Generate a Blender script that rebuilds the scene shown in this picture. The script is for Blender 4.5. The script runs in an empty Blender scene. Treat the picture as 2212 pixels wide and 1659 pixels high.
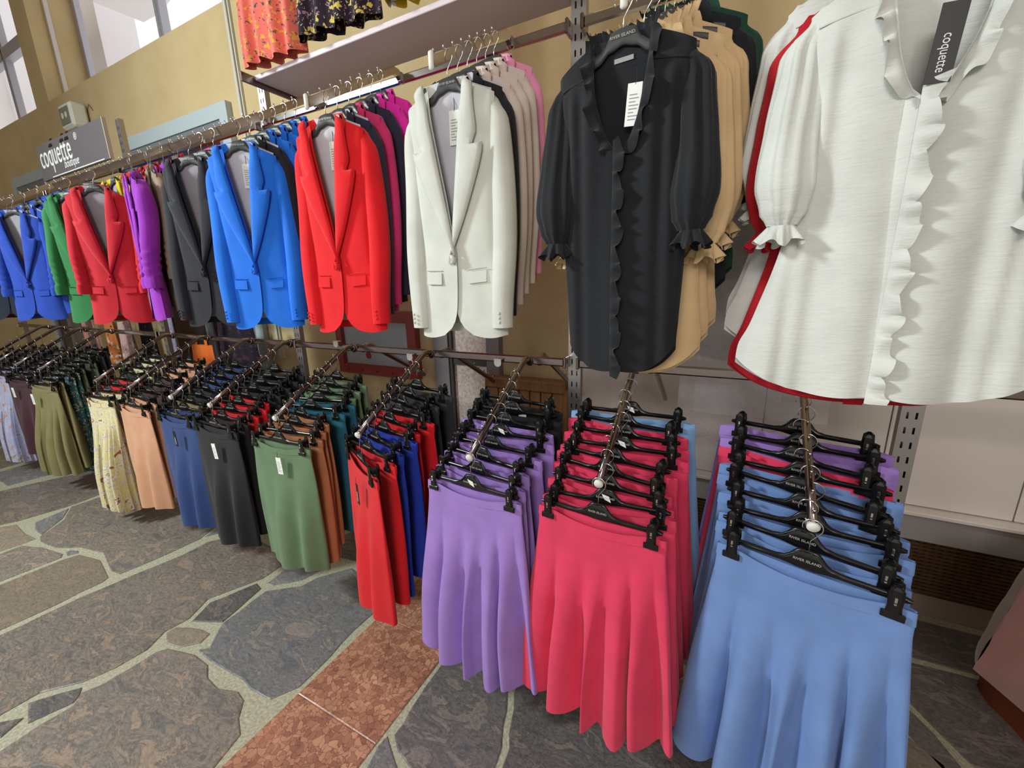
import bpy, bmesh, math, random
from mathutils import Vector, Matrix, noise, Euler
random.seed(7)
S = 1.65                      # metres per rack depth; the eye is 1.65 m above the floor
CAMZ = 1.65
scn = bpy.context.scene
C = scn.collection
PI = math.pi

# ------------------------------------------------------------------ camera
YAW, PIT, ROL, FPX = math.radians(27.806), math.radians(13.755), math.radians(-1.427), 895.6
IW, IH = 2212, 1659
def cam_axes():
    cy, sy = math.cos(YAW), math.sin(YAW); cp, sp = math.cos(PIT), math.sin(PIT); cr, sr = math.cos(ROL), math.sin(ROL)
    fwd = Vector((-sy*cp, cy*cp, -sp)); right = Vector((cy, sy, 0)); up = right.cross(fwd)
    return right*cr + up*sr, -right*sr + up*cr, fwd
RT, UP, FW = cam_axes()
cd = bpy.data.cameras.new('camera'); cam = bpy.data.objects.new('camera', cd); C.objects.link(cam)
m = Matrix((RT, UP, -FW)).transposed().to_4x4(); m.translation = (0, 0, CAMZ)
cam.matrix_world = m
cd.sensor_width = 36; cd.sensor_fit = 'HORIZONTAL'; cd.lens = 36*FPX/IW; cd.clip_start = 0.02
scn.camera = cam
# ------------------------------------------------------------------ world, lights, exposure
w = bpy.data.worlds.new('world'); scn.world = w; w.use_nodes = True
bg = w.node_tree.nodes['Background']; bg.inputs[0].default_value = (1.0, 0.985, 0.98, 1); bg.inputs[1].default_value = 1.3
def area(name, loc, target, size, power, col):
    l = bpy.data.lights.new(name, 'AREA'); l.shape = 'RECTANGLE'; l.size, l.size_y = size; l.energy = power; l.color = col
    o = bpy.data.objects.new(name, l); C.objects.link(o); o.location = loc
    d = Vector(target) - Vector(loc); o.rotation_euler = d.to_track_quat('-Z', 'Y').to_euler(); return o
area('window_light', (-4.6, -1.5, 3.7), (-1.0, 1.2, 1.5), (0.7, 0.7), 250, (0.90, 1.0, 0.98))
area('front_fill', (0.3, -2.8, 3.1), (-0.2, 1.6, 1.0), (1.6, 0.8), 85, (1.0, 0.92, 0.88))  # added warm fill from the front, brightens the cabinet side; no real fixture
vs = scn.view_settings; vs.view_transform = 'Standard'; vs.look = 'None'; vs.exposure = -0.2; vs.gamma = 1.0
vs.use_curve_mapping = False

# ------------------------------------------------------------------ helpers
def ray(px, py):
    return RT*(px-IW/2) - UP*(py-IH/2) + FW*FPX
def at(px, py, Y=None, z=None):        # a point of the photograph, at depth Y or height z (rack units, eye at 0)
    r = ray(px, py); k = (Y/r.y) if Y is not None else (z/r.z)
    return r*k
def U(x, y, z): return Vector((x*S, y*S, (z+1)*S))    # rack units -> metres
def col(h, a=1.0):
    if isinstance(h, str):
        h = h.lstrip('#'); c = [int(h[i:i+2], 16)/255 for i in (0, 2, 4)]
    else: c = [v/255 for v in h]
    return tuple((v/12.92 if v <= .04045 else ((v+.055)/1.055)**2.4) for v in c) + (a,)
MATS = {}
def newmat(name):
    m = bpy.data.materials.new(name); m.use_nodes = True
    return m, m.node_tree, m.node_tree.nodes['Principled BSDF']
def N(t, typ, **kw):
    n = t.nodes.new(typ)
    for k, v in kw.items(): setattr(n, k, v)
    return n
def noise_tex(t, scale, detail=4, rough=.5, stretch=None, coord='Object'):
    tc = N(t, 'ShaderNodeTexCoord'); mp = N(t, 'ShaderNodeMapping'); t.links.new(tc.outputs[coord], mp.inputs[0])
    if stretch: mp.inputs['Scale'].default_value = stretch
    n = N(t, 'ShaderNodeTexNoise'); n.inputs['Scale'].default_value = scale; n.inputs['Detail'].default_value = detail
    n.inputs['Roughness'].default_value = rough; t.links.new(mp.outputs[0], n.inputs['Vector']); return n
def ramp(t, src, stops):
    r = N(t, 'ShaderNodeValToRGB'); e = r.color_ramp.elements
    while len(e) < len(stops): e.new(.5)
    for i, (p, c) in enumerate(stops): e[i].position = p; e[i].color = c
    t.links.new(src, r.inputs[0]); return r
def bump(t, b, src, strength, dist=.002):
    n = N(t, 'ShaderNodeBump'); n.inputs['Strength'].default_value = strength; n.inputs['Distance'].default_value = dist
    t.links.new(src, n.inputs['Height']); t.links.new(n.outputs[0], b.inputs['Normal'])
def cloth(name, c, rough=.85, kind='plain', sheen=.15):
    if name in MATS: return MATS[name]
    m, t, b = newmat(name); b.inputs['Roughness'].default_value = rough; b.inputs['Specular IOR Level'].default_value = .25
    b.inputs['Sheen Weight'].default_value = sheen
    base = col(c); n = noise_tex(t, 9, 3)
    r = ramp(t, n.outputs[0], [(.3, tuple(v*.9 for v in base[:3])+(1,)), (.7, tuple(min(1, v*1.06) for v in base[:3])+(1,))])
    t.links.new(r.outputs[0], b.inputs['Base Color'])
    if kind == 'crepe': f = noise_tex(t, 60, 5, .65, (.35, 1, 2.2)); bump(t, b, f.outputs[0], .55, .004)
    elif kind == 'linen': f = noise_tex(t, 320, 3, .6, (1, 1, 1.6)); bump(t, b, f.outputs[0], .25, .001)
    else: f = noise_tex(t, 500, 2); bump(t, b, f.outputs[0], .12, .0008)
    MATS[name] = m; return m
def plain(name, c, rough=.5, metal=0, spec=.5):
    if name in MATS: return MATS[name]
    m, t, b = newmat(name); b.inputs['Base Color'].default_value = col(c); b.inputs['Roughness'].default_value = rough
    b.inputs['Metallic'].default_value = metal; b.inputs['Specular IOR Level'].default_value = spec
    MATS[name] = m; return m
def marbled(name, cols, scale=16):
    if name in MATS: return MATS[name]
    m, t, b = newmat(name); b.inputs['Roughness'].default_value = .85; b.inputs['Specular IOR Level'].default_value = .2
    n = noise_tex(t, scale, 5, .55); n.inputs['Distortion'].default_value = 1.6; k = len(cols)
    r = ramp(t, n.outputs[0], [(.30+.42*i/(k-1), col(c)) for i, c in enumerate(cols)]); r.color_ramp.interpolation = 'CONSTANT'
    t.links.new(r.outputs[0], b.inputs['Base Color']); MATS[name] = m; return m
def floral(name, ground, blobs, scale=14):
    """printed cloth: a ground colour and several layers of irregular blossoms"""
    if name in MATS: return MATS[name]
    m, t, b = newmat(name); b.inputs['Roughness'].default_value = .85; b.inputs['Specular IOR Level'].default_value = .2
    tc = N(t, 'ShaderNodeTexCoord'); cur = None
    for i, (c, th, sc) in enumerate(blobs):
        mp = N(t, 'ShaderNodeMapping'); mp.inputs['Location'].default_value = (i*3.1, i*1.7, i*.9); t.links.new(tc.outputs['Object'], mp.inputs[0])
        wn = N(t, 'ShaderNodeTexNoise'); wn.inputs['Scale'].default_value = scale*sc*1.6; t.links.new(mp.outputs[0], wn.inputs['Vector'])
        vm = N(t, 'ShaderNodeVectorMath', operation='MULTIPLY_ADD'); t.links.new(wn.outputs['Color'], vm.inputs[0])
        vm.inputs[1].default_value = (.06/sc,)*3; t.links.new(mp.outputs[0], vm.inputs[2])
        v = N(t, 'ShaderNodeTexVoronoi'); v.inputs['Scale'].default_value = scale*sc; t.links.new(vm.outputs[0], v.inputs['Vector'])
        lt = N(t, 'ShaderNodeMath', operation='LESS_THAN'); t.links.new(v.outputs['Distance'], lt.inputs[0]); lt.inputs[1].default_value = th
        mx = N(t, 'ShaderNodeMix', data_type='RGBA'); t.links.new(lt.outputs[0], mx.inputs[0])
        if cur is None: mx.inputs[6].default_value = col(ground)
        else: t.links.new(cur, mx.inputs[6])
        mx.inputs[7].default_value = col(c); cur = mx.outputs[2]
    t.links.new(cur, b.inputs['Base Color']); MATS[name] = m; return m

chrome = plain('chrome', (205, 200, 200), .14, 1)
chrome_dark = plain('chrome_dark', (150, 138, 138), .2, 1)
steel_wire = plain('steel_wire', (215, 212, 208), .18, 1)
blackpl = plain('black_plastic', (14, 14, 16), .28)
greypl = plain('charcoal_plastic', (58, 60, 62), .42)
whitepl = plain('white_plastic', (222, 224, 218), .5)
silverprint = plain('silver_print', (170, 170, 165), .5)
tagwhite = plain('tag_paper', (232, 236, 232), .7)
tagblack = plain('tag_black', (20, 21, 22), .5)
greyink = plain('grey_ink', (150, 155, 160), .8)
whiteink = plain('white_ink', (215, 215, 215), .7)

def link(name, me, mt=None, parent=None, loc=None):
    o = bpy.data.objects.new(name, me); C.objects.link(o)
    if mt is not None:
        if len(me.materials) == 0: me.materials.append(mt)
        o.material_slots[0].link = 'OBJECT'; o.material_slots[0].material = mt
    if parent is not None: o.parent = parent
    if loc is not None: o.location = loc
    return o
def thing(name, label, cat, loc=(0, 0, 0), rz=0, group=None):
    o = bpy.data.objects.new(name, None); C.objects.link(o); o.empty_display_size = .05
    o.location = loc; o.rotation_euler = (0, 0, rz); o['label'] = label; o['category'] = cat
    if group: o['group'] = group
    return o
def tag(o, label, cat, group=None):
    o['label'] = label; o['category'] = cat
    if group: o['group'] = group
    return o
def mk(name, verts, faces, smooth=True):
    me = bpy.data.meshes.new(name); me.from_pydata([tuple(v) for v in verts], [], faces); me.update()
    if smooth: me.polygons.foreach_set('use_smooth', [True]*len(me.polygons))
    return me
class MB:
    def __init__(s): s.v = []; s.f = []
    def add(s, vs, fs):
        o = len(s.v); s.v += [Vector(v) for v in vs]; s.f += [tuple(i+o for i in f) for f in fs]
    def box(s, a, b, M=None):
        (x0, y0, z0), (x1, y1, z1) = a, b
        vs = [Vector(p) for p in ((x0,y0,z0),(x1,y0,z0),(x1,y1,z0),(x0,y1,z0),(x0,y0,z1),(x1,y0,z1),(x1,y1,z1),(x0,y1,z1))]
        if M: vs = [M @ v for v in vs]
        s.add(vs, [(0,3,2,1),(4,5,6,7),(0,1,5,4),(1,2,6,5),(2,3,7,6),(3,0,4,7)])
    def cbox(s, c, d, bev=.15, M=None):       # box with chamfered edges
        bm = bmesh.new(); bmesh.ops.create_cube(bm, size=1)
        for v in bm.verts: v.co = Vector((v.co.x*d[0], v.co.y*d[1], v.co.z*d[2]))
        bmesh.ops.bevel(bm, geom=bm.edges[:], offset=min(d)*bev, segments=1, affect='EDGES')
        vs = [v.co + Vector(c) for v in bm.verts]
        if M: vs = [M @ v for v in vs]
        s.add(vs, [[v.index for v in f.verts] for f in bm.faces]); bm.free()
    def tube(s, pts, r, n=8, cap=True, flat=None):
        pts = [Vector(p) for p in pts]; rings = []
        up = None
        for i, p in enumerate(pts):
            d = (pts[min(i+1, len(pts)-1)] - pts[max(i-1, 0)]).normalized()
            if up is None:
                up = Vector((0, 0, 1)) if abs(d.z) < .9 else Vector((0, 1, 0))
            a = d.cross(up)
            if a.length < 1e-5: a = d.cross(Vector((1, 0, 0)))
            a.normalize(); u = a.cross(d).normalized(); up = u
            rr = r[i] if isinstance(r, (list, tuple)) else r
            rx, ry = (rr, rr) if flat is None else flat
            rings.append([p + a*(rx*math.cos(2*PI*k/n+PI/n)) + u*(ry*math.sin(2*PI*k/n+PI/n)) for k in range(n)])
        vs = [v for q in rings for v in q]; fs = []
        for i in range(len(rings)-1):
            for k in range(n): fs.append((i*n+k, i*n+(k+1) % n, (i+1)*n+(k+1) % n, (i+1)*n+k))
        if cap: fs.append(tuple(range(n))[::-1]); fs.append(tuple((len(rings)-1)*n+k for k in range(n)))
        s.add(vs, fs)
    def grid(s, rows, thick=None, off=None):
        nr, nc = len(rows), len(rows[0]); vs = [Vector(p) for r in rows for p in r]
        fs = [(i*nc+j, (i+1)*nc+j, (i+1)*nc+j+1, i*nc+j+1) for i in range(nr-1) for j in range(nc-1)]
        if thick:
            o = Vector(thick); n = len(vs); vs += [v + o for v in vs]; fs += [tuple(k+n for k in f[::-1]) for f in fs]
            bd = [j for j in range(nc)] + [i*nc+nc-1 for i in range(1, nr)] + [(nr-1)*nc+j for j in range(nc-2, -1, -1)] + [i*nc for i in range(nr-2, 0, -1)]
            for a, b in zip(bd, bd[1:]+bd[:1]): fs.append((a, b, b+n, a+n))
        s.add(vs, fs)
    def mesh(s, name, smooth=False): return mk(name, s.v, s.f, smooth)
    def obj(s, name, mt, parent=None, smooth=False, loc=None): return link(name, s.mesh(name, smooth), mt, parent, loc)
def text_mesh(txt, size, key, extrude=.0003, xs=1.0, shear=0, align='CENTER'):
    cu = bpy.data.curves.new(key, 'FONT'); cu.body = txt; cu.size = size; cu.align_x = align; cu.align_y = 'CENTER'; cu.extrude = extrude
    cu.shear = shear; cu.resolution_u = 3
    o = bpy.data.objects.new(key, cu); C.objects.link(o); dg = bpy.context.evaluated_depsgraph_get()
    me = bpy.data.meshes.new_from_object(o.evaluated_get(dg)); bpy.data.objects.remove(o)
    for v in me.vertices: v.co = Vector((v.co.x*xs, -v.co.z, v.co.y))    # stand it upright, facing -Y
    me.name = key; me.materials.clear(); return me
def sstep(a, b, x):
    t = max(0, min(1, (x-a)/(b-a))); return t*t*(3-2*t)
def pl(x, pts):                # piecewise linear, smoothed
    for (x0, y0), (x1, y1) in zip(pts, pts[1:]):
        if x <= x1:
            t = max(0, (x-x0)/(x1-x0)); return y0 + (y1-y0)*t
    return pts[-1][1]
def plc(x, pts):
    for (x0, y0), (x1, y1) in zip(pts, pts[1:]):
        if x <= x1:
            t = max(0, (x-x0)/(x1-x0)); t = t*t*(3-2*t); return y0 + (y1-y0)*t
    return pts[-1][1]

# ------------------------------------------------------------------ setting: floor
def grout_mat():
    m, t, b = newmat('grout'); n = noise_tex(t, 90, 3); r = ramp(t, n.outputs[0], [(.3, col((150, 148, 128))), (.55, col((178, 175, 152))), (.75, col((198, 196, 176)))])
    t.links.new(r.outputs[0], b.inputs['Base Color']); b.inputs['Roughness'].default_value = .8; bump(t, b, n.outputs[0], .3, .002); return m
def stone_mat(name, a, b_, c, orange, amt):
    m, t, b = newmat(name)
    oi = N(t, 'ShaderNodeObjectInfo'); tc = N(t, 'ShaderNodeTexCoord')
    ad = N(t, 'ShaderNodeVectorMath', operation='ADD'); t.links.new(tc.outputs['Object'], ad.inputs[0]); t.links.new(oi.outputs['Random'], ad.inputs[1])
    def nz(scale, det, rough, stretch):
        mp = N(t, 'ShaderNodeMapping'); mp.inputs['Scale'].default_value = stretch; mp.inputs['Rotation'].default_value = (0, 0, .5)
        t.links.new(ad.outputs[0], mp.inputs[0]); n = N(t, 'ShaderNodeTexNoise'); n.inputs['Scale'].default_value = scale
        n.inputs['Detail'].default_value = det; n.inputs['Roughness'].default_value = rough; n.inputs['Distortion'].default_value = .8
        t.links.new(mp.outputs[0], n.inputs['Vector']); return n
    n1 = nz(6.5, 12, .70, (1, 2.2, 1)); r1 = ramp(t, n1.outputs[0], [(.40, col(a)), (.47, col(b_)), (.53, col(a)), (.58, col(c)), (.66, col(b_))])
    n2 = nz(11, 9, .72, (.8, 2.8, 1)); r2 = ramp(t, n2.outputs[0], [(amt, (0, 0, 0, 1)), (amt+.05, (1, 1, 1, 1))])
    mx = N(t, 'ShaderNodeMix', data_type='RGBA'); t.links.new(r2.outputs[0], mx.inputs[0]); t.links.new(r1.outputs[0], mx.inputs[6]); mx.inputs[7].default_value = col(orange)
    n3 = nz(60, 6, .7, (1, 1.6, 1)); r3 = ramp(t, n3.outputs[0], [(.3, (.62, .62, .62, 1)), (.6, (1.12, 1.12, 1.12, 1))])
    mu = N(t, 'ShaderNodeMix', data_type='RGBA', blend_type='MULTIPLY'); mu.inputs[0].default_value = 1
    t.links.new(mx.outputs[2], mu.inputs[6]); t.links.new(r3.outputs[0], mu.inputs[7])
    hs = N(t, 'ShaderNodeHueSaturation'); mr = N(t, 'ShaderNodeMapRange'); t.links.new(oi.outputs['Random'], mr.inputs[0]); mr.inputs[3].default_value = .85; mr.inputs[4].default_value = 1.12
    t.links.new(mr.outputs[0], hs.inputs['Value']); t.links.new(mu.outputs[2], hs.inputs['Color']); t.links.new(hs.outputs[0], b.inputs['Base Color'])
    r4 = ramp(t, n3.outputs[0], [(.3, (.3, .3, .3, 1)), (.7, (.5, .5, .5, 1))]); t.links.new(r4.outputs[0], b.inputs['Roughness'])
    bump(t, b, n1.outputs[0], .12, .004); return m
grout = grout_mat()
st_mix = stone_mat('slate_mixed', (112, 110, 108), (146, 134, 122), (162, 142, 126), (186, 134, 96), .63)
st_grey = stone_mat('slate_grey', (112, 114, 118), (136, 134, 134), (156, 146, 138), (186, 146, 118), .62)
st_dark = stone_mat('slate_dark', (92, 90, 92), (116, 110, 107), (134, 124, 118), (152, 120, 100), .66)
st_brown = stone_mat('slate_brown', (136, 126, 114), (152, 138, 122), (158, 142, 124), (176, 136, 104), .68)
def red_marble():
    m, t, b = newmat('red_marble'); tc = N(t, 'ShaderNodeTexCoord')
    wn = N(t, 'ShaderNodeTexNoise'); wn.inputs['Scale'].default_value = 22; wn.inputs['Detail'].default_value = 4; t.links.new(tc.outputs['Object'], wn.inputs['Vector'])
    vm = N(t, 'ShaderNodeVectorMath', operation='MULTIPLY_ADD'); t.links.new(wn.outputs['Color'], vm.inputs[0]); vm.inputs[1].default_value = (.05,)*3; t.links.new(tc.outputs['Object'], vm.inputs[2])
    v = N(t, 'ShaderNodeTexVoronoi', feature='DISTANCE_TO_EDGE'); v.inputs['Scale'].default_value = 46; t.links.new(vm.outputs[0], v.inputs['Vector'])
    v2 = N(t, 'ShaderNodeTexVoronoi'); v2.inputs['Scale'].default_value = 46; t.links.new(vm.outputs[0], v2.inputs['Vector'])
    sp = N(t, 'ShaderNodeSeparateColor'); t.links.new(v2.outputs['Color'], sp.inputs[0])
    rc = ramp(t, sp.outputs[0], [(0, col((158, 108, 90))), (.45, col((182, 132, 106))), (1, col((204, 156, 126)))])
    re = ramp(t, v.outputs[0], [(0, (0, 0, 0, 1)), (.07, (1, 1, 1, 1))])
    mx = N(t, 'ShaderNodeMix', data_type='RGBA'); t.links.new(re.outputs[0], mx.inputs[0]); mx.inputs[6].default_value = col((126, 84, 74)); t.links.new(rc.outputs[0], mx.inputs[7])
    n = noise_tex(t, 5, 3); r = ramp(t, n.outputs[0], [(.35, (.75, .68, .68, 1)), (.65, (1.08, 1.05, 1.02, 1))])
    mu = N(t, 'ShaderNodeMix', data_type='RGBA', blend_type='MULTIPLY'); mu.inputs[0].default_value = 1; t.links.new(mx.outputs[2], mu.inputs[6]); t.links.new(r.outputs[0], mu.inputs[7])
    t.links.new(mu.outputs[2], b.inputs['Base Color']); b.inputs['Roughness'].default_value = .35; return m
redm = red_marble()
fl = MB(); fl.box((-13, -6, -.1), (4.5, 2.92, 0)); floor = fl.obj('floor', grout); floor['kind'] = 'structure'
def stone(poly, mt, h=.004, jag=.006, name='flagstone'):
    """a flat slab of stone with a broken edge, its outline in metres on the floor"""
    pts = []
    n = len(poly)
    for i in range(n):
        a, b = Vector(poly[i]), Vector(poly[(i+1) % n]); L = (b-a).length; k = max(1, min(10, int(L/.07)))
        for j in range(k):
            p = a.lerp(b, j/k)
            if jag: p = p + Vector((noise.noise(Vector((p.x*9, p.y*9, 1))), noise.noise(Vector((p.x*9, p.y*9, 7)))))*jag*1.6
            pts.append(p)
    c = sum(pts, Vector((0, 0)))/len(pts)
    n = len(pts); vs = [Vector((p.x-c.x, p.y-c.y, -.001)) for p in pts] + [Vector((p.x-c.x, p.y-c.y, h*.6)) for p in pts]
    vs += [Vector(((p.x-c.x)*(1-.005/max(.02, (p-c).length)), (p.y-c.y)*(1-.005/max(.02, (p-c).length)), h)) for p in pts]
    fs = [(i, (i+1) % n, n+(i+1) % n, n+i) for i in range(n)] + [(n+i, n+(i+1) % n, 2*n+(i+1) % n, 2*n+i) for i in range(n)] + [tuple(2*n+i for i in range(n))]
    return link(name, mk(name, vs, fs, False), mt, floor, (c.x, c.y, 0))
def F(px, py): p = at(px, py, z=-1); return (p.x*S, p.y*S)
def c5(*pts): return [F(x/2.5176, 1000+y/2.5176) for x, y in pts]
def c6(*pts): return [F(560+x/2.989, 1200+y/2.989) for x, y in pts]
def c3(*pts): return [F(x/7.373, 880+y/7.373) for x, y in pts]
def c7(*pts): return [F(1812+x/2.185, 900+y/2.185) for x, y in pts]
POLYS = []
def ST(poly, mt, **k): POLYS.append(poly); return stone(poly, mt, **k)
ST(c5((1075,1020),(1135,1010),(1215,875),(1445,700),(1640,672),(1730,625)) + c6((600,85),(835,290),(600,500),(380,735),(250,850),(75,935)) + c5((1470,1290),(1350,1235),(1320,1185),(1200,1110),(1140,1085)), st_grey)
ST(c5((1455,655),(1620,535),(1735,590),(1640,640),(1490,668)), st_grey)
ST(c5((1040,865),(1140,762),(1395,660),(1420,685),(1215,868)), st_dark)
ST(c5((907,925),(960,897),(1100,907),(1148,930),(1090,980),(980,1003),(907,985)), st_brown)
ST(c5((0,1572),(200,1440),(400,1325),(450,1250),(570,1200),(850,1035),(910,1015),(1060,1042),(1125,1105),(1130,1170),(1190,1228),(1290,1248),(1325,1292),(1300,1390),(1310,1480),(1150,1680),(900,1950),(0,1950),(-200,1750)), st_mix)
ST(c5((157,1305),(300,1262),(448,1222),(440,1262),(400,1308),(200,1400),(152,1420)), st_dark)
ST(c5((-60,1440),(0,1415),(130,1388),(0,1495),(-60,1520)), st_dark)
ST(c5((0,940),(330,785),(650,642),(1000,500),(1130,432),(1300,388),(1460,450),(1600,520),(1430,632),(1130,742),(1030,848),(900,918),(800,1018),(620,1120),(450,1195),(220,1250),(0,1378),(-300,1500),(-400,1150)), st_mix)
ST(c5((217,402),(350,310),(390,240),(560,182),(760,150),(960,215),(1200,330),(1090,412),(860,520),(650,608),(605,590),(560,490),(430,462),(300,462),(217,430)), st_mix)
ST(c5((1115,402),(1222,338),(1300,358)), st_grey)
ST(c5((0,665),(340,528),(430,502),(545,532),(592,625),(560,648),(300,775),(0,912),(-350,1080),(-300,800)), st_brown)
ST(c5((357,490),(380,478),(425,480),(425,492),(372,505)), st_grey)
ST(c5((0,498),(120,452),(230,462),(342,498),(338,515),(0,648),(-250,745),(-250,590)), st_mix)
ST(c5((0,352),(92,337),(140,388),(195,412),(125,440),(0,482),(-220,560),(-220,420)), st_brown)
ST(c5((192,325),(375,250),(345,300),(228,390),(190,360)), st_grey)
ST(c5((0,155),(320,82),(545,32),(700,20),(760,120),(560,165),(400,228),(100,318),(0,340),(-300,400),(-300,230)), st_mix)
ST(c3((0,1030),(540,880),(860,890),(1550,720),(2200,520),(2300,700),(1560,925),(700,1100),(350,1190),(120,1255),(0,1180),(-500,1250),(-500,1150)), st_grey)
ST(c3((0,655),(240,605),(420,700),(500,840),(0,980),(-400,1060),(-400,760)), st_mix)
ST(c3((0,380),(230,540),(240,575),(0,625),(-400,700),(-400,420)), st_grey)
ST(c3((1080,850),(2300,480),(2400,100),(600,560),(560,850),(860,870)), st_dark, h=.003)
ST(c6((1345,525),(1215,645),(1080,842),(975,1010),(930,1095),(872,1165),(890,1260),(975,1372),(1010,1560),(1440,1560),(1530,1350),(1560,1250),(1572,1110),(1602,1000),(1598,900),(1635,785),(1700,640),(1500,420)), st_dark)
ST(c6((828,1170),(850,1255),(890,1372),(900,1560),(520,1560),(690,1372),(770,1235)), st_grey)
ST(c6((1685,790),(1642,905),(1648,1000),(1612,1150),(1612,1250),(1575,1372),(1500,1560),(2500,1560),(3300,1450),(3400,1150),(2900,850),(1900,600),(1760,640)), st_dark)
ST(c7((345,1165),(700,1255),(900,1310),(1100,1500),(900,1700),(640,1659),(480,1500),(335,1355),(200,1250)), st_dark)
ST(c7((330,1385),(450,1500),(575,1659),(600,1750),(560,1750),(310,1480)), st_dark)
ST(c7((300,1495),(510,1659),(540,1750),(0,1750),(-200,1500)), st_brown)
ST(c7((380,965),(660,1035),(900,1095),(900,1290),(690,1230),(345,1140),(100,1080),(100,900)), st_dark)
# red marble band, one tile after another
x0, x1 = -.886*S, -.621*S
ys = [-.66, -.375, -.09, .195, .478, .762, 1.047, 1.33, 1.49]
for i in range(len(ys)-1):
    p = [(x0, ys[i]*S+.0004), (x1, ys[i]*S+.0004), (x1, ys[i+1]*S-.0004), (x0, ys[i+1]*S-.0004)]
    POLYS.append(p); stone(p, redm, h=.005, jag=0, name='marble_tile')
def inside(p, poly):
    c = False; n = len(poly)
    for i in range(n):
        (xa, ya), (xb, yb) = poly[i], poly[(i+1) % n]
        if (ya > p[1]) != (yb > p[1]) and p[0] < (xb-xa)*(p[1]-ya)/(yb-ya)+xa: c = not c
    return c
def cross(a, b, c, d):
    def o(p, q, r): return (q[0]-p[0])*(r[1]-p[1])-(q[1]-p[1])*(r[0]-p[0])
    return o(a, b, c)*o(a, b, d) < 0 and o(c, d, a)*o(c, d, b) < 0
def clash(p, q):
    if any(inside(v, q) for v in p) or any(inside(v, p) for v in q): return True
    return any(cross(p[i], p[(i+1) % len(p)], q[j], q[(j+1) % len(q)]) for i in range(len(p)) for j in range(len(q)))
rs = random.Random(3); gx = [-12.2+i*.62 for i in range(27)]; gy = [-1.2+j*.45 for j in range(12)]
J = [[(x+rs.uniform(-.13, .13)+(j % 2)*.2, y+rs.uniform(-.09, .09)) for j, y in enumerate(gy)] for x in gx]
TR = list(POLYS)
for i in range(len(gx)-1):
    for j in range(len(gy)-1):
        q = [J[i][j], J[i+1][j], J[i+1][j+1], J[i][j+1]]
        cx = sum(p[0] for p in q)/4; cy = sum(p[1] for p in q)/4
        q = [(cx+(p[0]-cx)*.93, cy+(p[1]-cy)*.92) for p in q]
        if max(p[1] for p in q) > 2.45: continue
        if any(clash(q, t) for t in TR):
            q = [(cx+(p[0]-cx)*.5, cy+(p[1]-cy)*.5) for p in q]
            if any(clash(q, t) for t in TR): continue
        stone(q, rs.choice([st_mix, st_grey, st_dark, st_brown]), h=.0035)

# ------------------------------------------------------------------ setting: walls, windows
def stucco():
    m, t, b = newmat('ochre_stucco'); n = noise_tex(t, 45, 8, .7); n2 = noise_tex(t, 2.5, 4)
    r = ramp(t, n2.outputs[0], [(.3, col((194, 172, 130))), (.7, col((206, 184, 142)))]); t.links.new(r.outputs[0], b.inputs['Base Color'])
    b.inputs['Roughness'].default_value = .9; b.inputs['Specular IOR Level'].default_value = .2; bump(t, b, n.outputs[0], .55, .01); return m
ochre = stucco(); YW = 1.5*S; ZS = 2.366*S; YF = 1.78*S; HT = 6.4
def setting(name, mb, mt, parent=None):
    o = mb.obj(name, mt, parent)
    if parent is None: o['kind'] = 'structure'
    return o
X1, X2, X3 = -4.56*S, -4.80*S, -2.33*S
b = MB(); b.box((-13, YW, 0), (4.5, YW+.45, ZS)); wall = setting('wall_back', b, ochre)
b = MB(); b.box((X2, YW, ZS), (X1, YW+.45, HT)); setting('trim_1', b, ochre); bpy.data.objects['trim_1']['label'] = 'ochre wall pier between the high windows'
b = MB(); b.box((X3, YW, ZS), (4.5, YW+.45, HT)); setting('wall_back_upper', b, ochre)
b = MB(); b.box((-13, YW, HT-.6), (4.5, YW+.45, HT)); setting('trim_2', b, ochre)
b = MB(); b.box((-13.2, -6, 0), (-13, 2.92, HT)); setting('wall_left', b, ochre)
ceil = plain('ceiling_white', (215, 210, 200), .9)
b = MB(); b.box((-13.2, -6, HT), (4.5, 2.92, HT+.15)); setting('ceiling', b, ceil)
wf = plain('hall_paint', (206, 184, 160), .9)
b = MB(); b.box((-13, -6, 0), (4.5, -5.85, .12)); b.box((-13, -6, 3.3), (4.5, -5.85, HT))
for xx in (-13, -9.4, -5.8, -2.2, 1.4, 4.2): b.box((xx, -6, .12), (xx+.3, -5.85, 3.3))
setting('wall_front', b, wf)
b = MB(); b.box((4.5, -6, 0), (4.7, 2.92, HT+.15)); setting('wall_right', b, plain('plaster', (190, 180, 160), .9))
alu = plain('window_aluminium', (176, 176, 186), .4, .2)
glass, gt, gb = newmat('window_glass')
gt.nodes.remove(gb); tr = N(gt, 'ShaderNodeBsdfTransparent'); gl = N(gt, 'ShaderNodeBsdfGlossy'); gl.inputs['Roughness'].default_value = .02
mx = N(gt, 'ShaderNodeMixShader'); mx.inputs[0].default_value = .05; gt.links.new(tr.outputs[0], mx.inputs[1]); gt.links.new(gl.outputs[0], mx.inputs[2])
gt.links.new(mx.outputs[0], gt.nodes['Material Output'].inputs[0])
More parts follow.
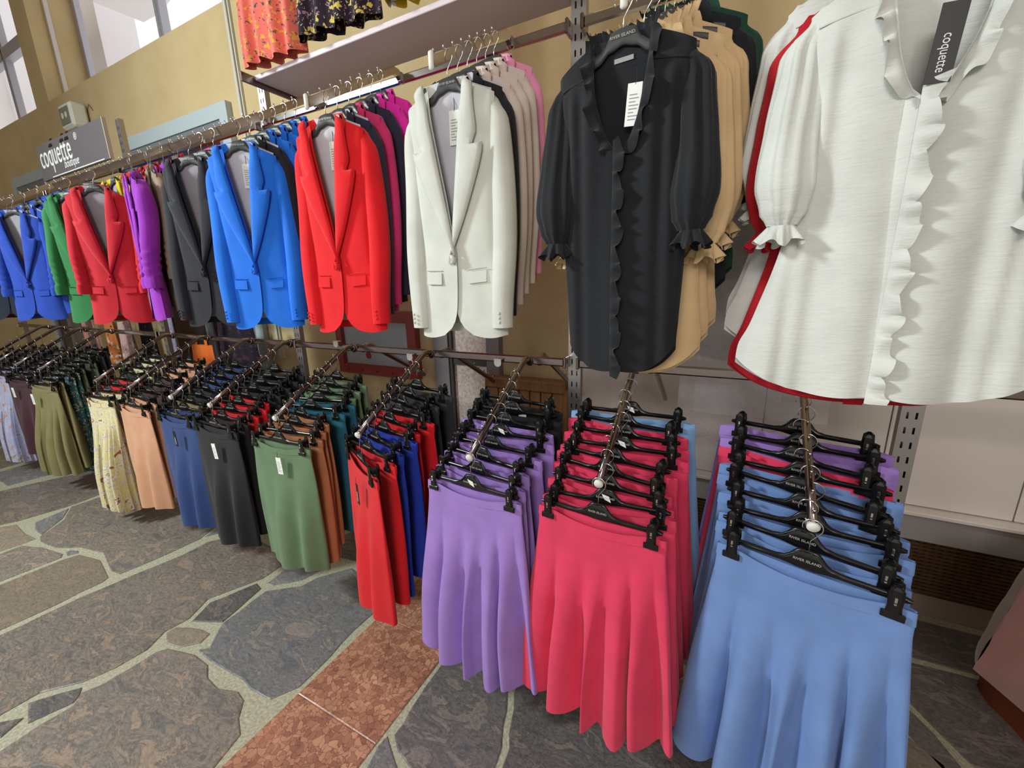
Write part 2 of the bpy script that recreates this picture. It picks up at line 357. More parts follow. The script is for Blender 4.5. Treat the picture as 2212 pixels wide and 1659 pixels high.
def window(k, xa, xb, mull):
    w = bpy.data.objects.new('window_%d' % k, None); C.objects.link(w); w['kind'] = 'structure'
    f = MB(); f.box((xa, YF-.03, ZS), (xa+.08, YF+.03, HT-.6)); f.box((xb-.08, YF-.03, ZS), (xb, YF+.03, HT-.6))
    f.box((xa, YF-.03, ZS), (xb, YF+.03, ZS+.06)); f.obj('window_frame', alu, w)
    xs = [xa]+mull+[xb]
    for x in mull:
        q = MB(); q.box((x-.05, YF-.04, ZS), (x+.05, YF+.04, HT-.6)); q.box((x-.012, YF-.05, ZS), (x+.012, YF-.04, HT-.6)); q.obj('mullion', alu, w)
    for a, c in zip(xs, xs[1:]):
        q = MB(); q.box((a+.02, YF-.004, ZS), (c-.02, YF+.004, HT-.6)); q.obj('window_pane', glass, w)
    return w
w1 = window(1, X1, X3, [-3.42*S])
w2 = window(2, -13, X2, [-6.05*S, -7.0*S])
q = MB(); q.box((-13, YF-.05, 5.05), (X2, YF+.05, 5.2)); q.obj('transom', alu, w2)
q = MB(); q.box((X1+.0, YW+.16, ZS), (X1+.035, YW+.20, HT)); o = q.obj('conduit', plain('conduit_white', (205, 200, 195), .6))
tag(o, 'thin white conduit running up the reveal beside the high window', 'conduit')
# concrete canopy and fins outside the windows
conc = plain('pale_concrete', (238, 236, 240), .9)
def outside(name, label, boxes):
    q = MB()
    for a, c in boxes: q.box(a, c)
    tag(q.obj(name, conc), label, 'concrete', None)
fx0, fx1 = at(168, 80, Y=2.25).x*S, at(231, 140, Y=2.25).x*S
outside('concrete_fin', 'pale concrete fin standing outside the wide high window', [((fx0, 2.25*S, 3.3), (fx1, 2.25*S+.5, 8))])
fx0, fx1 = at(-60, 200, Y=2.25).x*S, at(26, 225, Y=2.25).x*S
outside('concrete_fin', 'pale concrete fin standing outside the far left high window', [((fx0, 2.25*S, 3.3), (fx1, 2.25*S+.5, 8))])
zc = 2.35; P2 = [at(px, py, z=zc) for px, py in ((200, 4), (310, 48), (347, 28), (420, -70), (215, -90))]; q = MB(); n = len(P2)
q.add([(p.x*S, p.y*S, (zc+1)*S) for p in P2]+[(p.x*S, p.y*S, (zc+1)*S+.3) for p in P2], [tuple(range(n)), tuple(range(2*n-1, n-1, -1))]+[(k, n+k, n+(k+1) % n, (k+1) % n) for k in range(n)])
tag(q.obj('roof_overhang', conc), 'pale roof overhang seen through the wide high window', 'roof')
# tall conduit on the wall near the shelf
q = MB(); xa = -2.31*S; q.box((xa, YW-.03, 1.0), (xa+.03, YW, 4.8)); q.box((xa+.036, YW-.018, 1.0), (xa+.05, YW, 4.8))
q.add([(xa-.06, YW-.03, 4.75), (xa-.03, YW-.03, 4.8), (xa+.03, YW-.03, 4.2), (xa, YW-.03, 4.2), (xa-.06, YW, 4.75), (xa-.03, YW, 4.8), (xa+.03, YW, 4.2), (xa, YW, 4.2)],
      [(0,1,2,3),(7,6,5,4),(0,4,5,1),(1,5,6,2),(2,6,7,3),(3,7,4,0)])
tag(q.obj('conduit', plain('conduit_pale', (192, 190, 178), .6)), 'pale cable conduit down the ochre wall left of the shelf', 'conduit')
# pale framed doors in the wall
bluegrey = plain('door_paint', (176, 188, 194), .6); darkglass = plain('dark_glass', (52, 44, 46), .15)
def door(k, xa, xb, ztop, fr, panel, nleaf=2):
    d = bpy.data.objects.new('door_%d' % k, None); C.objects.link(d); d['kind'] = 'structure'
    q = MB(); q.box((xa, YW-.05, 0), (xa+fr, YW, ztop)); q.box((xb-fr, YW-.05, 0), (xb, YW, ztop)); q.box((xa+fr, YW-.05, ztop-fr), (xb-fr, YW, ztop)); q.obj('door_frame', bluegrey, d)
    wd = (xb-xa-2*fr)/nleaf
    for i in range(nleaf):
        a = xa+fr+i*wd; q = MB()
        q.box((a, YW-.035, .02), (a+.07, YW-.003, ztop-fr)); q.box((a+wd-.07, YW-.035, .02), (a+wd, YW-.003, ztop-fr)); q.box((a+.07, YW-.035, ztop-fr-.07), (a+wd-.07, YW-.003, ztop-fr)); q.box((a+.07, YW-.035, .02), (a+wd-.07, YW-.003, .25)); q.obj('door_leaf', plain('door_leaf_grey', (120, 124, 128), .5), d)
        q = MB(); q.box((a+.07, YW-.02, .25), (a+wd-.07, YW-.008, ztop-fr-.07)); q.obj('door_pane', panel, d)
door(1, -3.56*S, -2.40*S, 1.945*S, .12, darkglass)
door(2, -5.62*S, -4.85*S, 1.965*S, .12, darkglass)
m3, t3, b3 = newmat('obscure_glass'); n = noise_tex(t3, 55, 4); r = ramp(t3, n.outputs[0], [(.35, col((196, 178, 168))), (.65, col((232, 218, 210)))]); t3.links.new(r.outputs[0], b3.inputs['Base Color']); b3.inputs['Roughness'].default_value = .3
d = bpy.data.objects.new('door_3', None); C.objects.link(d); d['kind'] = 'structure'
q = MB(); q.box((-1.17*S, YW-.05, 0), (-1.09*S, YW, 1.4)); q.box((-.89*S, YW-.06, 0), (-.83*S, YW, 1.4)); q.obj('door_frame', plain('grey_frame', (128, 124, 126), .5), d)
q = MB(); q.box((-1.09*S, YW-.03, 1.08), (-.89*S, YW, 1.13)); q.box((-1.09*S, YW-.04, 0), (-1.075*S, YW, 1.4)); q.obj('glazing_bar', plain('dark_bar', (70, 66, 70), .5), d)
q = MB(); q.box((-1.075*S, YW-.012, .1), (-.89*S, YW, 1.08)); q.box((-1.075*S, YW-.012, 1.13), (-.89*S, YW, 1.4)); q.obj('door_pane', m3, d)

# ------------------------------------------------------------------ things on and at the wall
# fire hose notice
wood_red = plain('red_paint', (150, 62, 62), .5)
t_ = thing('wall_notice', 'red framed pale notice with red lettering low on the ochre wall', 'sign', (-1.52*S, YW-.01, .72*S))
q = MB(); a, c, z0, z1 = -.265*S, .255*S, -.15*S, .16*S; f = .05*S
q.box((a, -.05, z0), (a+f, 0, z1)); q.box((c-f, -.05, z0), (c, 0, z1)); q.box((a+f, -.05, z0), (c-f, 0, z0+f)); q.box((a+f, -.05, z1-f), (c-f, 0, z1)); q.obj('frame', wood_red, t_)
q = MB(); g = .022*S; q.box((a+f-.004, -.058, z0+f-.02), (c-f+.004, -.046, z0+f-.008)); q.box((a+f-.02, -.058, z0+f-.01), (a+f-.008, -.046, z1-f)); q.obj('inner_bead', wood_red, t_)
q = MB(); q.box((a+f, -.03, z0+f), (c-f, -.02, z1-f)); q.obj('panel', plain('notice_panel', (172, 184, 190), .5), t_)
link('lettering', text_mesh('ΠΥΡΟΣ', .07, 'notice_text', xs=.8), plain('red_ink', (170, 50, 50), .6), t_, (-.12*S, -.033, -.02*S))
q = MB(); q.tube([(-.06*S, -.03, -.055*S), (-.06*S, -.034, -.055*S)], .028, 16); q.obj('red_dot', plain('red_ink', (170, 50, 50)), t_)
for bx in (-.2, -.1, 0, .1, .2):
    q = MB(); q.tube([(bx*S, -.05, z0+.03), (bx*S, -.053, z0+.03)], .006, 8); q.obj('screw', plain('screw_dark', (60, 40, 40), .4, .8), t_)
# emergency lamp
t_ = thing('emergency_light', 'small white emergency light box on the wall above the coquette sign', 'lamp', (-4.06*S, YW, 2.155*S), 0)
q = MB(); q.cbox((0, -.09, 0), (.30, .15, .25), .15); q.obj('housing', whitepl, t_)
q = MB(); q.cbox((0, -.168, -.005), (.22, .012, .17), .3); q.obj('diffuser', plain('lamp_lens', (120, 130, 118), .2), t_)
for s in (-.045, .045):
    q = MB(); q.tube([(s, -.172, 0), (s, -.178, 0)], [.036, .02], 14); q.obj('bulb', plain('lamp_bulb', (232, 215, 190), .3), t_)
q = MB(); q.tube([(.15, -.02, .05), (.2, -.01, .12), (.25, -.004, .05)], .003, 5); q.obj('cable', plain('wire_dark', (60, 50, 45)), t_)

# plank crate and white panels along the wall
def wood(name, c1, c2):
    m, t, b = newmat(name); n = noise_tex(t, 8, 6, .6, (6, 6, .6)); r = ramp(t, n.outputs[0], [(.3, col(c1)), (.7, col(c2))]); t.links.new(r.outputs[0], b.inputs['Base Color']); b.inputs['Roughness'].default_value = .6; return m
plank = wood('plank_brown', (120, 84, 50), (150, 108, 68))
t_ = thing('plank_cupboard', 'brown vertical-plank cupboard by the wall behind the lilac skirts', 'cupboard', (-.70*S, YW-.02, 0))
for i in range(7):
    q = MB(); wd = .33*S/7; q.cbox((-.165*S+wd*(i+.5), -.09, .5), (wd-.008, .02, .92), .2); q.obj('plank', plank, t_)
q = MB(); q.cbox((0, -.06, 1.0), (.35*S, .11, .07), .1); q.cbox((-.172*S, -.05, .5), (.03, .10, .98), .1); q.cbox((.172*S, -.05, .5), (.03, .10, .98), .1); q.obj('carcass', plank, t_)
# long white wall cabinet behind the right-hand bays
offw = plain('white_laminate', (228, 220, 214), .35)
t_ = thing('wall_cabinet', 'long off-white boarded cabinet standing along the wall behind the racks', 'cabinet', (.42*S, YW, 0))
xa, xb = -.93*S, 1.9
edges = [xa+.02, -.30*S, .0, .28*S, .8*S, xb]
for i, (a, c) in enumerate(zip(edges, edges[1:])):
    q = MB(); q.cbox(((a+c)/2, -.07, 1.02), (c-a-.005, .03, .84), .1); q.obj('panel', offw, t_)
q = MB(); q.cbox(((xa+xb)/2, -.10, .585), (xb-xa, .10, .02), .2); q.obj('ledge', offw, t_)
q = MB(); q.cbox(((xa+xb)/2, -.065, .50), (xb-xa, .04, .15), .05); q.obj('apron', plain('grey_laminate', (165, 160, 158), .4), t_)
m5, t5, b5 = newmat('hardboard'); n = noise_tex(t5, 30, 3); r = ramp(t5, n.outputs[0], [(.3, col((70, 48, 30))), (.7, col((96, 66, 38)))]); t5.links.new(r.outputs[0], b5.inputs['Base Color']); b5.inputs['Roughness'].default_value = .5
q = MB(); z = .135
while z < .425:      # slotted grille, one slat above another
    q.box((xa, -.045, z), (xb, -.03, z+.013)); z += .019
for k in range(118): q.box((xa+k*.029, -.04, .13), (xa+k*.029+.014, -.032, .43))
o = q.obj('grille', m5, t_); o['kind'] = 'stuff'
q = MB(); q.box((xa, -.02, .12), (xb, 0, .43)); q.obj('grille_back', plain('dark_hole', (22, 15, 12), .9), t_)
q = MB(); q.box((-12.9, YW-.03, 0), (4.4, YW, .115)); bb = q.obj('baseboard_back', plain('baseboard_paint', (150, 132, 118), .6)); bb['kind'] = 'structure'
# bag, cushion at the right
t_ = thing('shopping_bag', 'crumpled orange and brown bag on the floor at the right edge', 'bag', (.745*S, 1.20*S, .003), .3)
q = MB(); rows = []
for i in range(15):
    tt = i/14; row = []
    for k in range(25):
        a = 2*PI*k/24; rr = 1+.12*noise.noise(Vector((math.cos(a)*2, math.sin(a)*2, tt*4))) - .25*tt**2
        row.append((.19*rr*max(-1, min(1, 1.3*math.cos(a))), .15*rr*max(-1, min(1, 1.3*math.sin(a))), tt*.70+.03*noise.noise(Vector((math.cos(a)*3, math.sin(a)*3, 9)))*tt))
    rows.append(row)
q.grid(rows); q.obj('bag_body', plain('bag_brown', (120, 58, 34), .4), t_, True)
q = MB(); rows = [[(p[0]*1.03, p[1]*1.03, p[2]+.002) for p in r] for r in rows[10:]]; q.grid(rows); q.obj('bag_rim', plain('bag_orange', (205, 130, 30), .4), t_, True)
q = MB(); q.grid([[(-.05+.03*j+.01*math.sin(i), -.165-.01*math.cos(j*2), .66-.035*i) for j in range(3)] for i in range(5)], thick=(0, .003, 0)); q.obj('bag_label', whitepl, t_)
q = MB(); rows = []
for i in range(17):
    row = []
    for j in range(17):
        u_, v_ = i/8-1, j/8-1; h = .10*(1-abs(u_)**2.5)**.5*(1-abs(v_)**2.5)**.5
        row.append((u_*.24, v_*.24, h+.012*noise.noise(Vector((u_*2, v_*2, 3)))))
    rows.append(row)
q.grid(rows); q.grid([[(p[0], p[1], -p[2]) for p in r[::-1]] for r in rows])
o = q.obj('velvet_cushion', cloth('velvet_pink', (128, 92, 86), .8, sheen=.6), None, True, (.615*S, 1.01*S, .52)); o.rotation_euler = (math.radians(62), math.radians(40), math.radians(12))
tag(o, 'dusty pink velvet cushion lying against the orange bag at the right edge', 'cushion')

# ------------------------------------------------------------------ the rack
YR = 1.0*S; ZL = .795*S; ZU = 1.535*S; YU = 1.03*S
rack = thing('display_rack', 'long chrome two-level display rack running along the ochre wall', 'rack', (-1.5*S, YU, 0))
ro = rack.location
def upright(x, z0, z1, mt):
    """post with two columns of real slots down its front and a closed back"""
    q = MB(); W = .056; D = .03; cols = [-W/2, -.014, -.008, .008, .014, W/2]; z = z0; rows = [z0]
    while z < z1-.06: rows += [z+.022, z+.05]; z += .05
    rows.append(z1)
    for j in range(len(rows)-1):
        for i in range(5):
            if i in (1, 3) and j % 2 == 0 and j > 0: continue
            q.add([(cols[i], -D/2, rows[j]), (cols[i+1], -D/2, rows[j]), (cols[i+1], -D/2, rows[j+1]), (cols[i], -D/2, rows[j+1])], [(0, 1, 2, 3)])
    q.add([(-W/2, -D/2, z0), (-W/2, D/2, z0), (-W/2, D/2, z1), (-W/2, -D/2, z1)], [(0, 3, 2, 1)]); q.add([(W/2, -D/2, z0), (W/2, D/2, z0), (W/2, D/2, z1), (W/2, -D/2, z1)], [(0, 1, 2, 3)])
    q.add([(-W/2, D/2, z0), (W/2, D/2, z0), (W/2, D/2, z1), (-W/2, D/2, z1)], [(0, 3, 2, 1)])
    o = link('upright', q.mesh('upright'), mt, rack, Vector((x, YU, 0))-ro)
    f = MB(); f.cbox((x, YU+.1, .03), (.06, .55, .05), .2); f.cbox((x, YU, .065), (.09, .09, .03), .2); link('foot', f.mesh('foot'), mt, rack, -ro)
postw = plain('post_steel', (170, 166, 166), .32, .9); postd = plain('post_dark', (96, 92, 94), .35, .6)
for x, top in ((-3.36, 1.72), (-2.47, 1.74), (-1.46, 1.68), (-.352, 1.85), (.325, 1.85), (1.0, 1.85), (-4.45, 1.7)):
    upright(x*S, .05, top*S, postw)
def rail(x0, x1, z, y=YR, mt=chrome, h=.036, d=.017):
    q = MB(); q.cbox(((x0+x1)/2, y, z), (x1-x0-.004, d, h), .35); link('crossbar', q.mesh('crossbar'), mt, rack, -ro)
xs = [-4.45, -3.36, -2.47, -1.46, -.352, .325, 1.0]
for a, c in zip(xs, xs[1:]):
    rail(a*S+.03, c*S-.03, ZL, mt=chrome_dark); rail(a*S+.03, c*S-.03, ZU, mt=chrome)
    for z in (ZL, ZU):
        for s_, e in ((a, 1), (c, -1)):
            q = MB(); q.cbox((s_*S+e*.028, YR+.01, z), (.012, .05, .05), .3); link('bracket', q.mesh('bracket'), chrome_dark, rack, -ro)
for px, py in ((725, 742), (885, 770), (1075, 782)):
    p = at(px, py, Y=.985); q = MB()
    n = 8; prof = [(-.018, .012), (.018, .012)]+[(.018*math.cos(PI*k/n), -.006-.016*math.sin(PI*k/n)) for k in range(n+1)]
    q.add([(a, -.002, c) for a, c in prof]+[(a, .002, c) for a, c in prof], [tuple(range(len(prof))), tuple(range(2*len(prof)-1, len(prof)-1, -1))]+[(i, (i+1) % len(prof), (i+1) % len(prof)+len(prof), i+len(prof)) for i in range(len(prof))])
    q.box((-.018, -.001, .010), (.018, .022, .014)); link('rail_tab', q.mesh('rail_tab'), whitepl, rack, U(*p)-ro)
# shelf with its brackets
t_ = thing('shelf', 'white shelf board fixed high on the rack under the floral dresses', 'shelf', (-.86*S, YR, 1.62*S))
q = MB(); q.cbox((0, 0, 0), (.96*S, .15*S, .022), .1); o = q.obj('board', plain('shelf_white', (214, 200, 208), .5), t_)
for x in (-.49*S, .485*S):
    q = MB(); q.cbox((x, -.03, -.01), (.012, .19*S, .045), .3); q.obj('bracket', chrome_dark, t_)

# waterfall arms
def arm_mesh(kind):
    a = MB(); d = -1
    L = .31*S; dr = .155*S
    if kind == 'lower':
        pts = [(0, -.01, 0), (0, -.03, .012), (0, -.055, .012), (0, -.085, -.004)] + [(0, -.085-(L-.085)*t, -.004-(dr-.004)*t) for t in (.25, .5, .75, 1)]
        a.tube(pts, .013, 12, flat=(.011, .014))
    else:
        pts = [(0, -.01, 0), (0, -.03, .012), (0, -.055, .012), (0, -.085, -.004)] + [(0, -.085-(L-.085)*t, -.004-(dr-.004)*t) for t in (.5, 1)]
        a.tube(pts, .016, 4, flat=(.011, .021))
    a.cbox((0, -.004, 0), (.03, .028, .045), .3)
    return a.mesh('arm_tube', kind == 'lower')
def pin_mesh():
    a = MB(); a.tube([(0, 0, .010), (0, 0, .022), (0, .0, .024)], [.0025, .0025, .0045], 6); a.tube([(0, 0, .024), (0, 0, .028)], [.0045, .003], 6); return a.mesh('pin', True)
ARM = {'lower': arm_mesh('lower'), 'upper': arm_mesh('upper')}; PIN = pin_mesh()
cm = MB(); cm.tube([(0, .006, 0), (0, -.004, -.003), (0, -.007, -.004)], [.0135, .0145, .012], 14, flat=None); CAPR = cm.mesh('end_cap', True)
cm = MB(); cm.cbox((0, -.002, .002), (.018, .012, .05), .4); CAPF = cm.mesh('end_cap', True)
def arm(x, kind, label, cap=True, back=False):
    z = ZL if kind == 'lower' else ZU
    t = thing('waterfall_arm', label, 'rack arm', (x*S, YR+.006 if back else YR-.006, z), PI if back else 0)
    link('arm_tube', ARM[kind], chrome if kind == 'upper' else chrome_dark, t)
    L = .31*S; dr = .155*S
    for k in range(8):
        f = .12+.83*k/7; p = link('pin', PIN, steel_wire, t, (0, -.085-(L-.085)*f, -.004-(dr-.004)*f))
        p.rotation_euler = (math.radians(28), 0, 0)
    if cap: link('end_cap', CAPR if kind == 'lower' else CAPF, whitepl, t, (0, -L-.002, -dr))
    return t
def arm_pt(x, kind, f):
    """world point on top of an arm, f from 0 (tip) to 1 (by the bar)"""
    z = ZL if kind == 'lower' else ZU; L = .31*S; dr = .155*S; g = 1-f
    return Vector((x*S, YR-.006-.085-(L-.085)*g, z-.004-(dr-.004)*g+.015))

# ------------------------------------------------------------------ hangers
def hook_mesh():
    q = MB(); r = .021; pts = []
    for k in range(13):
        a = math.radians(-30+k*20); pts.append((-r*math.cos(a-PI)*1.0, 0, -r+r*math.sin(a)))
    pts = [(-r*math.cos(math.radians(200-18*k)), 0, -r+r*math.sin(math.radians(200-18*k))) for k in range(14)][::-1]
    pts = [(r*math.cos(math.radians(205-17*k)), 0, -r+r*math.sin(math.radians(205-17*k))) for k in range(15)]
    pts += [(.008, 0, -.046), (0, 0, -.058), (0, 0, -.092)]
    q.tube(pts, .0016, 6); return q.mesh('hook', True)
HOOK = hook_mesh()
def profile_bar(prof, thick, name):
    """prof: x, zc, half height; thick: half depth -> rounded bar along x"""
    rows = []
    for x, z, h, th in prof:
        rows.append([(x, -th*math.cos(a)*1.0, z+h*math.sin(a)) for a in [2*PI*k/10+PI/10 for k in range(11)]])
    q = MB(); q.grid(rows); n = len(rows)
    q.add(rows[0][:-1], [tuple(range(10))]); q.add(rows[-1][:-1], [tuple(range(9, -1, -1))]); return q
def clip_bar():
    prof = []
    for k in range(41):
        x = -.194+.388*k/40; a = abs(x); hump = plc(a, [(0, 1), (.016, 1), (.050, .12), (.07, 0), (.3, 0)])
        top = -.119+.036*hump; bot = -.135-.006*hump; e = .55 if a > .186 else 1
        prof.append((x, (top+bot)/2, (top-bot)/2*e, .0055))
    q = profile_bar(prof, .005, 'bar')
    for s in (-1, 1):      # raised rib along the hump
        q.tube([(s*.185, -.006, -.125), (s*.07, -.006, -.124), (s*.048, -.006, -.116), (s*.020, -.0065, -.092), (0, -.0065, -.088)], .0016, 5)
    return q.mesh('hanger_bar', True)
def clip_mesh():
    q = MB()
    for s, d in ((-1, 1), (1, 1)):       # front and back jaws, capsule shaped
        pts = [(-.0, s*.012, -.102), (0, s*.0135, -.108), (0, s*.013, -.122), (0, s*.0125, -.140), (0, s*.0125, -.152)]
        rows = []
        for (x, y, z), hw in zip(pts, (.004, .0105, .0115, .0105, .0115)):
            rows.append([(-hw, y-s*.000, z), (-hw*.6, y+s*.0035, z), (hw*.6, y+s*.0035, z), (hw, y, z), (hw*.6, y-s*.002, z), (-hw*.6, y-s*.002, z), (-hw, y, z)])
        q.grid(rows); q.cbox((0, s*.0135, -.158), (.034, .005, .014), .3)
    q.tube([(-.012, 0, -.128), (.012, 0, -.128)], .008, 8); q.cbox((0, 0, -.118), (.018, .024, .012), .2)
    return q.mesh('clip', False)
def spring_mesh():
    q = MB(); q.cbox((0, -.0175, -.126), (.0045, .002, .009), .3); q.cbox((0, -.0175, -.134), (.0045, .002, .003), .3); return q.mesh('spring')
CBAR, CLIP, SPRING = clip_bar(), clip_mesh(), spring_mesh()
LET = text_mesh('RIVER ISLAND', .0095, 'hanger_lettering')
def suit_bar():
    prof = []
    for k in range(45):
        x = -.128+.256*k/44; a = abs(x)
        top = plc(a, [(0, -.074), (.026, -.077), (.044, -.104), (.06, -.114)]) if a < .06 else -.114-(a-.06)*.42
        bot = plc(a, [(0, -.112), (.03, -.120), (.06, -.140)]) if a < .06 else -.140-(a-.06)*.36
        th = .006+.003*sstep(.05, .13, a)
        prof.append((x, (top+bot)/2, (top-bot)/2, th))
    return profile_bar(prof, .01, 'bar').mesh('hanger_body', True)
SBAR = suit_bar()
STICK = MB(); STICK.add([(-.012, -.0075, -.100), (.012, -.0075, -.106), (.018, -.0075, -.126), (-.002, -.0075, -.118)], [(0, 1, 2, 3)]); STICK = STICK.mesh('sticker')
def hanger(kind, loc, rz, label, group, sticker=False, tilt=0):
    if kind == 'clip':
        t = thing('clip_hanger', label, 'hanger', loc, rz, group); link('hook', HOOK, steel_wire, t); link('hanger_bar', CBAR, blackpl, t)
        for s in (-1, 1):
            c = link('clip', CLIP, blackpl, t, (s*.166, 0, .042)); c.scale = (1.25, 1.25, 1.32); link('spring', SPRING, steel_wire, c)
        if sticker: link('sticker', STICK, tagwhite, t)
        link('lettering', LET, silverprint, t, (0, -.0072, -.113))
    else:
        t = thing('suit_hanger', label, 'hanger', loc, rz, group); link('hook', HOOK, steel_wire, t); link('hanger_body', SBAR, greypl, t)
        link('lettering', LET, silverprint, t, (0, -.0085, -.094))
    if tilt: t.rotation_euler[1] = tilt
    return t

# ------------------------------------------------------------------ skirts
def skirt_mesh(kind, seed, front):
    rnd = random.Random(seed); R = 32; A = 168 if front else 112; rows = []
    if kind == 'flare': L, wt, wb, dt, db, nf = .73, .205, .262, .010, .036, 5.6
    elif kind == 'pencil': L, wt, wb, dt, db, nf = .66, .205, .205, .010, .028, 4
    elif kind == 'wide': L, wt, wb, dt, db, nf = .80, .18, .205, .012, .036, 13
    else: L, wt, wb, dt, db, nf = .72, .185, .25, .010, .038, 10
    ph = [rnd.uniform(0, 6.28) for _ in range(8)]
    for i in range(R+1):
        t = i/R; row = []
        if kind == 'pencil': w = plc(t, [(0, wt), (.3, wt+.012), (1, wb)])
        else: w = wt+(wb-wt)*(t**.8)
        w *= 1 - .03*sstep(0, .1, t)*(1-t)
        d = dt+(db-dt)*sstep(0, .7, t)
        amp = (.027 if kind != 'pencil' else .009)*sstep(.08 if kind != 'wide' else .02, .8, t)*(1.7 if front else 1)
        for k in range(A):
            a = 2*PI*k/A; ca, sa = math.cos(a), math.sin(a)
            x = w*math.copysign(abs(ca)**(.55+.25*sstep(0, .6, t)), ca); y = d*math.copysign(abs(sa)**.8, sa)
            xn = x/w
            wv = math.sin(nf*xn*1.75+ph[0]+1.1*math.sin(xn*3+ph[1])+.4*t) + .35*math.sin(nf*xn*2.9+ph[2]); wv = wv if kind == 'pencil' else 1-2*abs(math.sin(nf*xn*(1.45 if kind == 'flare' else .8)+ph[0]*.5+.7*math.sin(xn*2.6+ph[1])))**.8
            f = amp*wv*(1-.35*abs(xn)**4)
            if front and sa < 0: y -= .028*sstep(0, 1, t)*(1-xn*xn)
            y += f
            x += .35*amp*math.sin(nf*xn*2.1+ph[3])
            z = -.142 - L*t
            sag = ((.027 if front else .022)+.006*noise.noise(Vector((xn*2.5, seed, 3))) if sa < 0 else .008)*(1-min(1, abs(xn)/.82)**2)
            if abs(xn) > .82: sag += .006*(abs(xn)-.82)/.18
            z -= sag*(1-t)**3
            z -= .006*t*t*math.sin(nf*xn*1.2+ph[0]+2) + (.02*t*t*(1-xn*xn) if kind in ('flare', 'long') else 0)
            n = noise.noise(Vector((x*9, seed+sa, z*3)))
            y += .004*n*sstep(0, .3, t); x += .003*n
            row.append((x, y, z))
        row.append(row[0]); rows.append(row)
    q = MB(); q.grid(rows); body = q.mesh('skirt_body', True)
    band = [[(p[0]*1.006, p[1]*1.0+math.copysign(.0022, p[1]), p[2]) for p in r] for r in rows[:3]]
    band[2] = [(p[0], p[1], -.142-.036-(.012 if False else 0)-(rows[0][j][2]*-1-.142)*.7) for j, p in enumerate(band[2])]
    band[1] = [((a_[0]+b_[0])/2, (a_[1]+b_[1])/2, (a_[2]+b_[2])/2) for a_, b_ in zip(band[0], band[2])]
    q = MB(); q.grid(band); wb_ = q.mesh('waistband', True)
    return body, wb_
SK = {}
for kd in ('flare', 'pencil', 'wide', 'long'):
    for fr in (0, 1):
        for v in range(2 if not fr else 1): SK[kd, fr, v] = skirt_mesh(kd, 11+v*7+fr*3+len(kd), fr)
TW = MB(); TW.box((-.017, -.001, -.085), (.017, .001, 0)); TW = TW.mesh('price_tag')
TB = MB(); TB.box((-.013, -.001, -.088), (.013, .001, 0)); TB = TB.mesh('brand_tag')
TL = MB()
for k, wd in enumerate((.018, .022, .015, .022, .020, .012, .022, .018)): TL.box((-.011, -.0016, -.024-.007*k), (-.011+wd, -.0012, -.022-.007*k))
TL = TL.mesh('tag_print')
LOOP = MB(); LOOP.tube([(0, 0, -.008), (.003, -.002, .012), (0, 0, .03)], .0008, 4); LOOP = LOOP.mesh('tag_string')
COQ = text_mesh('coquette', .015, 'tag_brand_text', xs=.8)
def add_tag(parent, loc, black=False, rot=0, scale=1):
    t = link('price_tag' if not black else 'brand_tag', TB if black else TW, tagblack if black else tagwhite, parent, loc)
    t['label'] = 'black brand tag' if black else 'white price tag'
    t.rotation_euler = (0, rot, 0); t.scale = (scale,)*3
    link('tag_string', LOOP, tagblack, t)
    if black:
        o = link('tag_print', COQ, whiteink, t, (0, -.0015, -.055)); o.rotation_euler = (0, PI/2, 0)
    else: link('tag_print', TL, greyink, t)
    return t
def skirt(kind, front, v, mt, loc, rz, label, group, cat='skirt', sy=1.0, sx=1.0):
    t = thing('floral_trousers' if cat == 'trousers' else 'skirt', label, cat, loc, rz, group)
    b_, w_ = SK[kind, 1 if front else 0, 0 if front else v]
    link('skirt_body' if cat != 'trousers' else 'trouser_body', b_, mt, t); link('waistband', w_, mt, t)
    t.scale = (sx, 1, sy); return t
ORD = ['front', 'second', 'third', 'fourth', 'fifth', 'sixth', 'seventh', 'eighth', 'ninth', 'tenth', 'rearmost']
def ordn(i, n):
    if i == 0: return 'front one'
    if i == n-1: return 'rearmost one'
    return ORD[i]+' from the front'
C_BLUE = cloth('cloth_light_blue', (106, 136, 190), kind='linen'); C_PINK = cloth('cloth_coral_pink', (214, 58, 92), kind='linen')
C_LILAC = cloth('cloth_lilac', (152, 120, 194), kind='linen'); C_RED = cloth('cloth_scarlet', (206, 20, 32)); C_COB = cloth('cloth_cobalt', (28, 52, 160))
C_GREEN = cloth('cloth_sage', (98, 124, 92)); C_TAN = cloth('cloth_tan', (168, 110, 72)); C_TEAL = cloth('cloth_teal', (28, 92, 112)); C_BLK = cloth('cloth_black', (23, 23, 27))
C_NAVY = cloth('cloth_navy', (38, 62, 116)); C_NUDE = cloth('cloth_nude', (202, 150, 118)); C_OLIVE = cloth('cloth_olive', (126, 118, 78)); C_PALE = cloth('cloth_pale_blue', (124, 164, 208), kind='linen')
C_BURG = cloth('cloth_burgundy', (66, 34, 44)); C_DOLIVE = cloth('cloth_dark_olive', (64, 70, 48)); C_KHAKI = cloth('cloth_khaki', (104, 86, 60)); C_CHAR = cloth('cloth_charcoal', (46, 46, 52))
C_BURO = cloth('cloth_rust', (150, 62, 48))
P_CREAM = marbled('print_cream', [(150, 98, 66), (214, 206, 198), (208, 196, 142), (214, 204, 156), (190, 178, 176), (222, 216, 200), (140, 130, 112), (206, 196, 142)], 13)
P_TEAL = marbled('print_teal', [(190, 132, 52), (44, 88, 96), (46, 92, 98), (60, 100, 100), (190, 190, 170), (46, 84, 90), (120, 128, 90)], 22)
P_LIL = marbled('print_lilac', [(200, 140, 116), (178, 180, 208), (176, 180, 214), (192, 192, 214), (152, 156, 110), (180, 182, 206)], 9)
